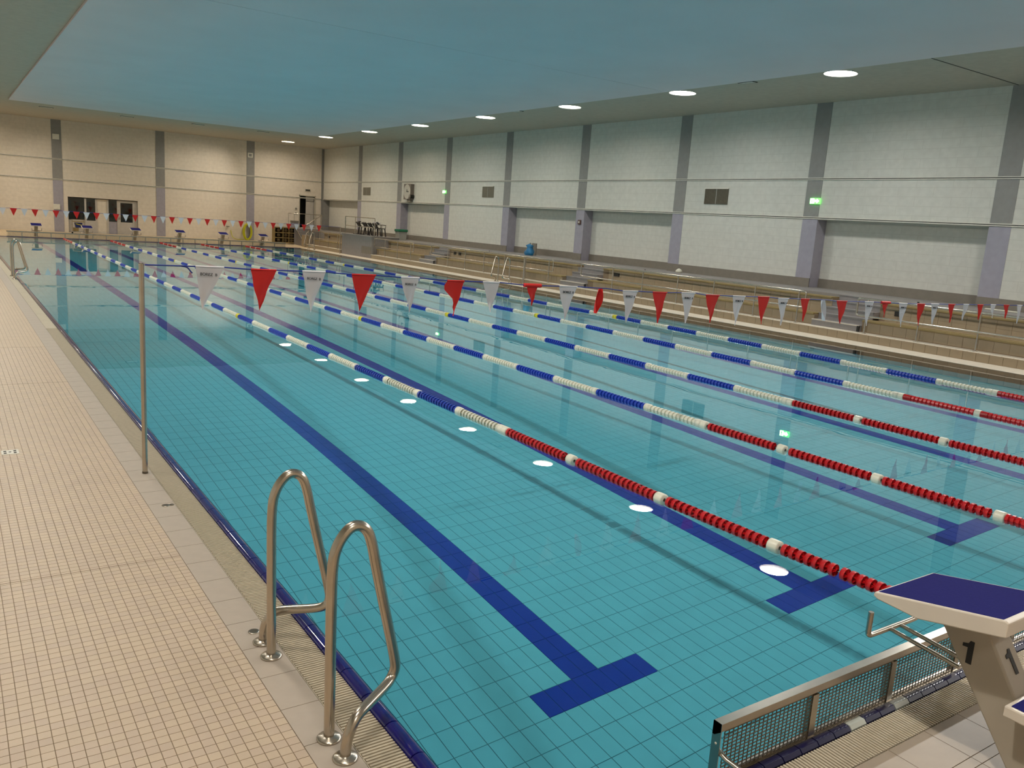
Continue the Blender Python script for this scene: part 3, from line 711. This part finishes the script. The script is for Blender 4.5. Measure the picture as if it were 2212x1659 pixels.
FL = [('W', .115, .356, 1.793, .171, 1.42, ''), ('R', .59, .82, 1.779, .667, 1.415, ''), ('W', 1.062, 1.286, 1.774, 1.15, 1.4, ''), ('R', 1.551, 1.801, 1.754, 1.638, 1.407, ''), ('W', 2.071, 2.277, 1.737, 2.179, 1.392, ''), ('R', 2.599, 2.803, 1.714, 2.692, 1.355, 'fold'), ('W', 3.031, 3.241, 1.707, 3.147, 1.387, ''), ('R', 3.6, 3.757, 1.68, 3.682, 1.462, 'roll'), ('W', 4.048, 4.306, 1.676, 4.157, 1.298, ''), ('R', 4.604, 4.73, 1.662, 4.622, 1.37, 'leaf'), ('W', 5.0, 5.245, 1.634, 5.098, 1.255, ''), ('R', 5.491, 5.733, 1.622, 5.62, 1.244, ''), ('W', 5.983, 6.231, 1.62, 6.106, 1.238, ''), ('R', 6.43, 6.681, 1.594, 6.555, 1.239, ''), ('W', 6.941, 7.187, 1.586, 7.044, 1.196, ''), ('R', 7.442, 7.681, 1.577, 7.577, 1.208, ''), ('W', 7.871, 8.101, 1.56, 7.995, 1.184, ''), ('R', 8.369, 8.568, 1.553, 8.477, 1.237, ''), ('W', 8.838, 8.969, 1.545, 8.993, 1.239, 'leaf'), ('R', 9.206, 9.467, 1.526, 9.362, 1.193, ''), ('W', 9.915, 10.144, 1.517, 10.043, 1.149, ''), ('R', 10.389, 10.55, 1.508, 10.478, 1.282, 'roll'), ('W', 10.842, 11.078, 1.494, 10.983, 1.122, ''), ('R', 11.361, 11.593, 1.487, 11.488, 1.138, ''), ('W', 11.774, 12.014, 1.488, 11.901, 1.155, ''), ('R', 12.32, 12.527, 1.481, 12.446, 1.173, ''), ('W', 12.798, 12.981, 1.481, 12.84, 1.208, ''), ('R', 13.265, 13.471, 1.473, 13.384, 1.211, ''), ('W', 13.729, 13.909, 1.476, 13.86, 1.24, ''), ('R', 14.198, 14.403, 1.468, 14.335, 1.228, ''), ('W', 14.698, 14.892, 1.466, 14.806, 1.129, ''),
      ('R', 15.2, 15.42, 1.466, 15.3, 1.15, ''), ('W', 15.7, 15.92, 1.466, 15.8, 1.14, ''), ('R', 16.2, 16.42, 1.467, 16.3, 1.15, '')]
def pennant(parent, c, xl, xr, zt, tx, tz, style, y, seed, cols=6, rows=8, name='pennant', wav=.012):
    rnd = random.Random(seed); ph = rnd.random() * 6; vs = []
    for r in range(rows + 1):
        f = r / rows
        for k in range(cols + 1):
            s = k / cols; a = xl + (tx - xl) * f; b = xr + (tx - xr) * f
            if style == 'leaf': 
                wd = (xr - xl) * .9 * math.sin(PI * min(1, f * .92 + .12)) ; cx = (xl + xr) / 2 + (tx - (xl + xr) / 2) * f ** 1.2; a, b = cx - wd / 2, cx + wd / 2
            if style == 'fold':
                b = xr + (tx - xr) * min(1, f * 1.05); a = xl + (tx + .02 - xl) * f - .06 * math.sin(PI * min(1, f * 2.2)) * (1 if f < .45 else 0) + (.05 * (f - .35) if .35 < f < .7 else 0)
                if a > b: a = b - .004
            x = a + (b - a) * s; z = zt + (tz - zt) * f + .004 * math.sin(6 * f + ph) * (s - .5)
            x += .006 * math.sin(9 * f + ph) * f * (1 - f) * 4 * (1 if seed % 3 else .2)
            yy = y + wav * math.sin(5 * s + 4 * f + ph) * (.3 + f) * (1 - .5 * f)
            if style == 'leaf': yy += .05 * math.sin(PI * s)
            vs.append((x, yy, z))
    mb = MB(); n = cols + 1
    mb.add(vs, [(r * n + k, r * n + k + 1, (r + 1) * n + k + 1, (r + 1) * n + k) for r in range(rows) for k in range(cols)], 0, True)
    M = M_fr if c == 'R' else M_fw
    o = mb.obj(name, M, parent)
    if style != 'leaf': mbh = MB().tube([(xl - .035 if style == 'roll' else xl, y, zt + .005), (xr + .035 if style == 'roll' else xr, y, zt + .001)], .022 if style == 'roll' else .008, 8).obj('hem', M, o)
    return o
def pennant_line(name, flags, ends, y, lab, detail):
    t = thing(name, lab, 'pennant line', (0, 0, 0))
    pts = [ends[0]]
    for f in flags: pts += [(f[1], y, f[3] + .004), (f[2], y, f[3] + .002)]
    pts.append(ends[1])
    MB().tube(pts, .006 if detail else .008, 6).obj('cord', M_cord, t)
    cnt = {'R': 0, 'W': 0}
    for i, f in enumerate(flags):
        if detail: o = pennant(t, *f, y, i)
        else: o = pennant(t, *f, y, i, 2, 3, wav=.01)
        cl = 'red' if f[0] == 'R' else 'white'
        if f[6]: o['label'] = {'fold': 'red pennant folded over sideways', 'roll': 'red pennant with its top rolled round the cord', 'leaf': cl + ' pennant curled into a narrow leaf shape'}[f[6]]
        else: o['label'] = '%s triangular pennant' % cl
        if detail and f[0] == 'W' and f[6] == '' and i not in (6,) and i < 25:
            me = TXT; q = link('lettering', me, o, ((f[1] + f[2]) / 2 + (f[4] - (f[1] + f[2]) / 2) * .2, y - .016, f[3] - .062)); q.rotation_euler = (PI / 2, .05, 0)
            wd = f[2] - f[1]; q.scale = (wd / .24, wd / .24, 1)
    return t
TXT = text_mesh('BOREZ  B', .034, .002); TXT.materials.append(M_ink)
pl1 = pennant_line('pennant_line', FL, ((-.288, 5, 1.80), (16.92, 5, 1.47)), 5.0, 'near blue cord strung with red and white pennants across the pool', True)
MB().tube(smooth_path([(.0, 5, 1.797), (.05, 5.0, 1.79), (.075, 5, 1.755), (.09, 5, 1.74)]), .006, 6).obj('loose_end', M_cord, pl1)
FF = []
xs = [.2 + .86 * i for i in range(19)]
for i, x in enumerate(xs):
    FF.append(('R', x - .14, x + .14, 1.505, x, 1.17, '')); 
    if i < 18: FF.append(('W', x + .43 - .14, x + .43 + .14, 1.505, x + .43, 1.17, ''))
pennant_line('pennant_line', FF, ((-.288, 42.5, 1.48), (16.92, 42.5, 1.48)), 42.5, 'far cord strung with small red and white pennants near the far pool end', False)

# ------------------------------------------------------------------ lane ropes
def disc_mesh(M, r=.048, wd=.036):
    mb = MB(); n = 14
    mb.lathe([(r, -wd / 2), (r, wd / 2), (r * .88, wd / 2), (r * .88, -wd / 2), (r, -wd / 2)], axis='y', n=n)
    mb.lathe([(.017, -.034), (.017, .034)], axis='y', n=8)
    for k in range(6):
        a = 2 * PI * k / 6 + .3; c, s = math.cos(a), math.sin(a)
        mb.add([(c * .015, -.03, s * .015), (c * .015, .03, s * .015), (c * r * .9, wd / 2, s * r * .9), (c * r * .9, -wd / 2, s * r * .9),
                (c * r * .5 - s * .0, 0, s * r * .5)], [(0, 1, 2, 3)])
    return mb.mesh('float_disc', [M])
def run_mesh(M, L=1.02, sleeves=False):
    mb = MB(); n = 10; k = 15; pit = L / k; prof = []
    for i in range(k):
        y = i * pit + pit / 2
        prof += [(.026, y - .034), (.026, y - .020), (.047, y - .019), (.048, y + .018), (.026, y + .019)]
    prof += [(.026, L)]
    mb.lathe(prof, axis='y', n=n, smooth=False)
    if sleeves:
        for y in (.045, L - .045): mb.lathe([(.0, y - .045), (.052, y - .045), (.052, y + .045), (.0, y + .045)], axis='y', n=14)
    return mb.mesh('float_run', [M])
DM = {'R': disc_mesh(M_red), 'W': disc_mesh(M_white), 'B': disc_mesh(M_fblue)}
RM = {'R': run_mesh(M_red), 'W': run_mesh(M_white, sleeves=True), 'B': run_mesh(M_fblue)}
SL = MB().lathe([(.015, -.045), (.052, -.045), (.053, -.03), (.053, .03), (.052, .045), (.015, .045)], axis='y', n=18).mesh('marker_sleeve', [M_white])
SY = MB().lathe([(.015, -.07), (.053, -.07), (.053, .07), (.015, .07)], axis='y', n=14).mesh('marker_sleeve', [M_yel])
ropes = [
    dict(pts=[(-.3, 3.68), (.5, 3.64), (1.4, 3.59), (2.7, 3.55), (5.2, 3.555), (10, 3.51), (15.4, 3.49), (30, 3.50), (47.2, 3.53)], red=5.19, whites=[1.39, 2.62, 3.92], detail=9.4, far=43.1),
    dict(pts=[(-.3, 6.24), (1, 6.21), (2.2, 6.19), (4.6, 6.17), (14.7, 6.06), (30, 5.88), (47.2, 5.75)], red=4.59, whites=[.95, 2.17, 3.36], detail=4.6, far=42.5),
    dict(pts=[(-.3, 8.62), (5.2, 8.645), (15.2, 8.64), (30, 8.42), (47.2, 8.23)], red=5.19, whites=[1.6, 2.81, 4.02], detail=4.0, far=43.0),
    dict(pts=[(-.3, 11.0), (5, 11.10), (15, 11.18), (30, 10.85), (47.2, 10.42)], red=4.91, whites=[1.2, 2.4, 3.62], detail=0, far=43.4),
    dict(pts=[(-.3, 13.2), (4.5, 13.35), (14.2, 13.56), (30, 13.3), (47.2, 12.92)], red=4.52, whites=[.9, 2.1, 3.3], detail=0, far=43.2)]
def rx(pts, y):
    for (a, xa), (b, xb) in zip(pts, pts[1:]):
        if y <= b or (b, xb) == pts[-1]: return xa + (xb - xa) * (y - a) / (b - a)
RN = ['nearest lane rope from the left with blue and white floats and a red near end', 'second lane rope from the left with blue, white and red floats', 'middle one of the five lane ropes, floats blue white and red',
      'fourth lane rope from the left with blue, white and red floats', 'farthest right lane rope beside the right edge, floats blue white and red']
for ri, rp in enumerate(ropes):
    t = thing('lane_rope', RN[ri], 'lane rope', (0, 0, .004), 0, 'five lane ropes across the pool'); pts = rp['pts']
    MB().tube([(rx(pts, y), y, 0) for y in [-.3 + .5 * i for i in range(96)]], .0045, 6).obj('cable', M_wire, t)
    def put(me, nm, y, sy=1, L=0, rot=None):
        x = rx(pts, y); o = link(nm, me, t, (x, y, 0)); a = math.atan2(rx(pts, y + .5) - rx(pts, y), .5); o.rotation_euler = rot or (0, 0, -a)
        if L: o.scale = (1, L / 1.02, 1)
        return o
    # red near end with white sleeves
    marks = rp['whites']
    if ri == 0:
        y = .885
        while y < rp['red'] - .1:
            if not any(abs(y - m_) < .072 for m_ in marks): put(DM['R'], 'float_disc', y, rot=(random.uniform(-.04, .04), random.random(), random.uniform(-.04, .04)))
            y += .0675
        for k in range(6): put(DM['R'], 'float_disc', .79 - k * .0675, rot=(0, k * .7, -.05))
        put(DM['R'], 'float_disc', .36, rot=(.5, 0, .5))
    else:
        y = .2; 
        while y < rp['red'] - .1:
            if rp['detail'] and y > .9:
                if not any(abs(y - m_) < .072 for m_ in marks): put(DM['R'], 'float_disc', y, rot=(0, random.random(), 0))
                y += .0675
            else:
                nx = min([m_ for m_ in marks if m_ > y + .1] + [rp['red']]) - .045; L = min(1.02, nx - y)
                put(RM['R'], 'float_run', y, L=L); y += L + (.09 if L < 1.02 else .0)
                if rp['detail'] and y < .9: y = y
    for m_ in marks: put(SL, 'marker_sleeve', m_)
    put(SL, 'marker_sleeve', rp['red'] - .045)
    y = rp['red']; k = 0; col = 'W'
    while k < 10:
        if y < rp['detail'] - .3 and ri == 0:
            for q in range(15):
                yy = y + .034 + q * .068
                if col == 'W' and (q in (0, 14)): put(SL, 'marker_sleeve', yy)
                else: put(DM[col], 'float_disc', yy, rot=(random.uniform(-.03, .03), random.random(), 0))
        else: put(RM[col], 'float_run', y, L=1.02)
        y += 1.02; k += 1; col = 'B' if col == 'W' else 'W'
    put(SY, 'marker_sleeve', y + .05); y += .10
    yfar = rp['far']; n = round((yfar - 10.3 - y) / 1.02); L = (yfar - 10.3 - y) / n; col = 'W'
    for k in range(n): put(RM[col], 'float_run', y, L=L); y += L; col = 'B' if col == 'W' else 'W'
    put(SY, 'marker_sleeve', y + .05); y += .1
    while y < yfar - .5: put(RM[col], 'float_run', y, L=1.02); y += 1.02; col = 'B' if col == 'W' else 'W'
    for k in range(4):
        L = (46.9 - y) / (4 - k); put(RM['R'], 'float_run', y, L=L - .1); y += L
        if k < 3: put(SL, 'marker_sleeve', y - .05)

# ------------------------------------------------------------------ steel end frames with perforated sheets
def panel_mesh():
    mb = MB(); W_, H_ = .605, .225; nx, nz = 21, 13; sx = W_ / nx; sz = H_ / nz
    for k in range(nz + 1): mb.box((0, -.0015, k * sz - .0026), (W_, .0015, k * sz + .0026))
    for r in range(nz):
        off = 0
        for k in range(nx + 1): mb.box((k * sx - .003, -.0012, r * sz + .0026), (k * sx + .003, .0012, (r + 1) * sz - .0026))
    return mb.mesh('perforated_sheet', [M_steeldk])
PM = panel_mesh()
def end_frame(y, sgn, x0, n, label):
    t = thing('end_frame', label, 'frame', (x0, y, 0)); P = .655; L = n * P + .05
    MB().prism([(0, .235), (0, .298), (-sgn * .045, .298), (-sgn * .045, .262), (-sgn * .012, .235)], 0, 0, L).obj('cap_rail', M_steel, t)
    MB().box((0, -sgn * .004, -.02), (L, -sgn * .04, .018)).obj('bottom_rail', M_steel, t)
    MB().box((0, -sgn * .008, .018), (L, -sgn * .03, .032)).obj('bottom_lip', M_steel, t)
    for k in range(n + 1):
        o = MB().box((k * P, -.0, -.25 if k == 0 else -.02), (k * P + (.004 if k in (0, n) else .046), -sgn * (.047 if k in (0, n) else .035), .298 if k in (0, n) else .24)).obj('end_plate' if k in (0, n) else 'upright', M_steel, t)
    for k in range(n):
        o = link('perforated_sheet', PM, t, (k * P + .046, -sgn * .03, .02)); o['kind'] = 'stuff'
    return t
ef = end_frame(Y0 + .003, 1, .982, 22, 'low steel frame with perforated sheets along the near pool end')
MB().tube([(.03, -.01, .155), (.005, -.09, .155), (.0, -.35, .155)], .014, 10).obj('hook_tube', M_steel, ef)
MB().lathe([(.001, 0), (.006, 0), (.006, .003), (.001, .004)], (-.001, -.025, .2), 'x', 8).obj('bolt', M_trim, ef)
end_frame(YL + .03, -1, 1.0, 22, 'low steel frame with perforated sheets along the far pool end')

# ------------------------------------------------------------------ starting blocks
ONE = MB().prism([(-.004, -.055), (.022, -.055), (.022, .055), (.004, .055), (-.004, .040), (-.028, .034), (-.028, .018), (-.004, .020)], 2, -.001, .001).mesh('number', [M_black])
def block(loc, rz, label, proto=[None]):
    """origin: centre of the front edge at deck level, pool is at +y"""
    if proto[0]: return dup(proto[0], loc, rz, label)
    t = thing('starting_block', label, 'starting block', loc, rz, 'starting blocks at the pool ends')
    prof = [(0, .722), (-.585, .838), (-.600, .832), (-.600, .765), (-.585, .760), (-.22, .680), (-.02, .690), (.004, .700)]
    mb = MB().prism(prof, 0, -.257, .257); pf = mb.obj('platform', M_grp, t, bevel=.006)
    sl = (.838 - .722) / -.585
    MB().add([(-.243, -.012, .7255), (.243, -.012, .7255), (.243, -.572, .8365), (-.243, -.572, .8365), (-.243, -.012, .722), (.243, -.012, .722), (.243, -.572, .833), (-.243, -.572, .833)],
             [(0, 1, 2, 3), (0, 4, 5, 1), (1, 5, 6, 2), (2, 6, 7, 3), (3, 7, 4, 0)]).obj('anti_slip_pad', M_blk, pf)
    prof = [(-.20, .70), (-.42, .74), (-.89, .0), (-.70, .0)]
    pil = MB().prism(prof, 0, -.08, .08).obj('pillar', M_pil, t, bevel=.01)
    a = link('number', ONE, pil, (-.0815, -.385, .555)); a.rotation_euler = (PI / 2, 0, -PI / 2)
    sh = math.atan2(.22, .17)
    b = link('number', ONE, pil, (0, -.52, .575)); b.rotation_euler = (PI / 2 - math.atan(.734 * .865), 0, 0)
    b.location = (0.0, -.42 - (.74 - .56) * .635 - .003, .56)
    hb = smooth_path([(-.22, .02, .60), (-.22, .02, .52), (-.22, .02, .475), (-.17, .02, .472), (0, .02, .472), (.17, .02, .472), (.22, .02, .475), (.22, .02, .52), (.22, .02, .60)], 2)
    MB().tube(hb, .0135, 10).obj('backstroke_grip', M_steel, t)
    for x in (-.035, .055): MB().tube([(x, .02, .47), (x, -.34, .44)], .011, 8).obj('grip_strut', M_steel, t)
    st = MB().prism([(-.62, .40), (-.62, .45), (-1.0, .45), (-1.0, .40)], 0, -.2, .2).obj('rear_step', M_grp, t, bevel=.006)
    MB().box((-.18, -.98, .45), (.18, -.64, .4525)).obj('step_pad', M_blk, st)
    MB().box((-.22, -1.02, 0), (.22, -.60, .012)).obj('base_plate', M_steeldk, t)
    proto[0] = t
    return t
block((2.205, -.40, 0), 0, 'near white and blue starting block numbered 1 at the bottom right')
for i, x in enumerate([2.37, 4.76, 7.17, 9.51, 11.92, 14.27]):
    block((x, YL + .35, -.13 + .0), PI, 'far blue-topped starting block, %s from the left along the far pool end' % ordn[i].replace('nearest', 'first'))

# ------------------------------------------------------------------ objects on the right wall
def wallbox(name, lab, cat, y, z, wy, hz, d, M, x=XR + .01):
    t = thing(name, lab, cat, (x, y, z)); return t
def grille(y, z, wy, hz, M, lab):
    t = wallbox('wall_vent', lab, 'vent', y, z, wy, hz, .05, M)
    MB().box((-.02, -wy / 2, -hz / 2), (0, wy / 2, hz / 2)).obj('back_plate', M, t)
    n = int(wy / .045)
    for k in range(n): MB().box((-.032, -wy / 2 + (k + .2) * wy / n, -hz / 2), (-.02, -wy / 2 + (k + .75) * wy / n, hz / 2)).obj('slat', M, t)
    MB().box((-.045, -wy / 2 - .01, hz / 2), (0, wy / 2 + .01, hz / 2 + .03)).obj('top_flange', M_trim, t)
    if wy > .95: MB().box((-.04, -.03, -hz / 2), (0, .0, hz / 2)).obj('mullion', M_bin, t)
grille(17.55, 3.68, 1.04, .5, M_ventd, 'largest brown vent grille on the right wall near the exit sign')
grille(32.0, 3.73, 1.0, .5, M_vent, 'square grey vent grille in the middle of the right wall')
grille(45.95, 3.68, 1.05, .46, M_vent, 'small pale vent grille on the right wall nearest the far corner')
def exit_sign(y, z, lab, w_=.34, h=.17):
    t = thing('exit_sign', lab, 'exit sign', (XR - .002, y, z))
    MB().box((-.05, -w_ / 2, -h / 2), (0, w_ / 2, h / 2)).obj('case', M_exitg, t)
    MB().box((-.054, w_ / 2 - .15, -h / 2 + .015), (-.05, w_ / 2 - .01, h / 2 - .015)).obj('pictogram_doorway', M_exitw, t)
    MB().lathe([(.016, 0), (.001, 0)], (-.058, w_ / 2 - .075, .035), 'x', 10).obj('pictogram_head', M_exitg, t)
    MB().add([(-.058, w_ / 2 - .06, .02), (-.058, w_ / 2 - .09, .02), (-.058, w_ / 2 - .105, -.05), (-.058, w_ / 2 - .075, -.02), (-.058, w_ / 2 - .045, -.05)], [(0, 1, 2, 3, 4)]).obj('pictogram_body', M_exitg, t)
    MB().add([(-.055, .01, .03), (-.055, -.07, .03), (-.055, -.07, .065), (-.055, -.155, 0), (-.055, -.07, -.065), (-.055, -.07, -.03), (-.055, .01, -.03)], [tuple(range(7))]).obj('pictogram_arrow', M_exitw, t)
exit_sign(13.59, 3.59, 'glowing green and white exit sign on the column nearest the camera')
exit_sign(36.2, 3.71, 'small distant glowing exit sign on a column of the right wall', .30, .15)
t = thing('wall_clock', 'round-faced wall clock in a square dark case on the right wall', 'clock', (XR + .01, 40.1, 3.68))
MB().box((-.22, -.42, -.42), (0, .42, .42)).obj('case', M_clockb, t, bevel=.01)
MB().lathe([(.40, -.225), (.001, -.225)], (0, 0, 0), 'x', 28).obj('dial', M_clock, t)
MB().box((-.235, -.2, -.015), (-.228, .06, .02)).obj('hand', M_black, t); MB().box((-.24, -.02, -.02), (-.232, .02, .12)).obj('hand', M_black, t)
MB().lathe([(.12, -.24), (.12, 0), (.001, -.24)], (0, -.36, -.26), 'x', 14).obj('speaker_disc', M_dark, t)
MB().box((-.16, -.30, -.56), (0, .10, -.42)).obj('bracket', M_plinth, t)
t = thing('alarm_box', 'small dark alarm button box on a lilac column', 'alarm', (XR - .0, 24.8, 2.57))
MB().box((-.05, -.09, -.09), (0, .09, .09)).obj('case', M_red2, t, bevel=.008); MB().box((-.056, -.035, -.04), (-.05, .035, .04)).obj('button', M_trim, t)
t = thing('waste_bin', 'grey waste bin with a green lid on the walkway by a column', 'bin', (19.3, 39.6, ZW))
MB().prism([(-.2, 0), (.2, 0), (.25, .45), (-.25, .45)], 1, -.24, .24).obj('body', M_bin, t, bevel=.01)
MB().box((-.28, -.28, .45), (.28, .27, .58)).obj('lid', M_green, t, bevel=.02)
t = thing('blue_bag', 'crumpled blue bag on the walkway against the skirting', 'bag', (19.3, 27.2, ZW))
mb = MB(); vs = []; NR, NC = 8, 12
for r in range(NR):
    for k in range(NC):
        a = 2 * PI * k / NC; rr = [.20, .26, .25, .22, .17, .15, .2, .05][r] * (1 + .18 * math.sin(3 * a + r)); vs.append((rr * math.cos(a) * .7, rr * math.sin(a), r * .07))
mb.add(vs, [(r * NC + k, r * NC + (k + 1) % NC, (r + 1) * NC + (k + 1) % NC, (r + 1) * NC + k) for r in range(NR - 1) for k in range(NC)], 0, True)
mb.obj('sack', M_bag, t); MB().tube([(-.02, -.12, .42), (0, -.14, .56)], .012, 6).obj('handle', M_white, t)
t = thing('notice_board', 'small pale board leaning behind the blue bag', 'board', (19.72, 27.55, ZW + .0))
MB().box((-.02, -.26, 0), (.02, .26, .52)).obj('sheet', M_plinth, t)
t = thing('paper_bundle', 'small white bundle on the walkway at a column foot', 'bundle', (19.6, 18.5, ZW))
MB().lathe([(.001, 0), (.10, 0), (.12, .06), (.07, .12), (.001, .15)], n=10).obj('wrap', M_white, t)
t = thing('white_strip', 'flat white strip lying on the walkway at the right picture edge', 'strip', (19.6, 7.6, ZW))
MB().box((-.05, -.45, 0), (.05, .35, .03)).obj('strip', M_white, t, bevel=.01)

# ------------------------------------------------------------------ objects at the far wall
for x, z, M, lab, hole in ((3.96, 5.48, M_trim, 'plain white square box high on the left grey strip', False), (15.05, 5.54, M_trim, 'white square frame high on the right grey strip', True), (3.88, 1.54, M_trim, 'white square box low on the left strip', False)):
    t = thing('wall_box', lab, 'wall box', (x, YF - .016, z))
    MB().box((-.17, -.05, -.15), (.17, 0, .15)).obj('case', M, t, bevel=.01)
    MB().box((-.09, -.056, -.08), (.09, -.05, .08) if True else None).obj('front_plate', M_coldk if hole else M_trim, t)
t = thing('unlit_sign', 'small unlit rectangular sign above the corner door', 'sign', (18.95, YF - .005, 3.62))
MB().box((-.18, -.04, -.07), (.18, 0, .07)).obj('case', M_soffit, t); MB().box((-.15, -.045, -.045), (.15, -.04, .045)).obj('face', M_dark, t)
for z, lab in ((2.35, 'upper of two round switches left of the corner door'), (2.05, 'lower of two round switches left of the corner door')):
    t = thing('wall_switch', lab, 'switch', (18.15, YF - .002, z)); MB().box((-.1, -.03, -.09), (.1, 0, .09)).obj('plate', M_trim, t, bevel=.02); MB().lathe([(.07, -.034), (.001, -.034)], (0, 0, 0), 'y', 12).obj('knob', M_plinth, t)
t = thing('hose_coil', 'yellow hose hanging in a tall oval coil on the far wall', 'hose', (14.87, YF - .1, .65))
for k, (a, b) in enumerate(((.29, .53), (.25, .49), (.21, .45), (.27, .51))):
    MB().tube([(a * math.cos(2 * PI * i / 28), -.02 - k * .035, b * math.sin(2 * PI * i / 28)) for i in range(29)], .03, 8, cap=False).obj('loop', M_yellow, t)
MB().tube(smooth_path([(-.2, 0, -.48), (-.6, 0, -.54), (-.95, .0, -.42), (-1.02, .05, -.1), (-1.05, .07, .05)]), .02, 8).obj('tail', M_yellow, t)
t = thing('water_tap', 'small brass wall tap beside the yellow hose', 'tap', (13.62, YF - .01, .92))
MB().tube([(0, 0, 0), (0, -.1, 0), (0, -.1, -.06)], .02, 8).obj('spout', M_steel, t); MB().box((-.12, -.08, .0), (.12, -.05, .03)).obj('lever', M_steeldk, t)
# cleaning trolley
t = thing('cleaning_trolley', 'cleaning trolley with a blue bucket in front of the office window', 'trolley', (4.85, 52.1, .08))
MB().box((-.34, -.22, .10), (.34, .22, .14)).obj('base_shelf', M_bin, t)
for x in (-.32, .32):
    for y in (-.2, .2):
        MB().tube([(x, y, .1), (x, y, .82)], .015, 8).obj('post', M_steel, t); MB().lathe([(.05, -.02), (.05, .02), (.001, .02)], (x, y, .05), 'x', 12).obj('castor', M_black, t)
MB().tube([(-.34, -.2, .82), (.34, -.2, .82)], .018, 8).obj('handle', M_steel, t); MB().box((-.33, -.2, .68), (.3, .2, .72)).obj('top_tray', M_wood, t)
bk = MB().prism([(-.15, .36), (.15, .36), (.2, .64), (-.2, .64)], 1, -.16, .16).obj('bucket', M_navy, t)
MB().tube([(-.16, -.17, .58), (.0, -.18, .54), (.17, -.17, .5)], .018, 8).obj('bucket_strap', M_yel, bk)
MB().prism([(-.28, .15), (-.02, .15), (.0, .35), (-.3, .35)], 1, -.18, .18).obj('crate', M_wood, t)
bpy.context.view_layer.update()
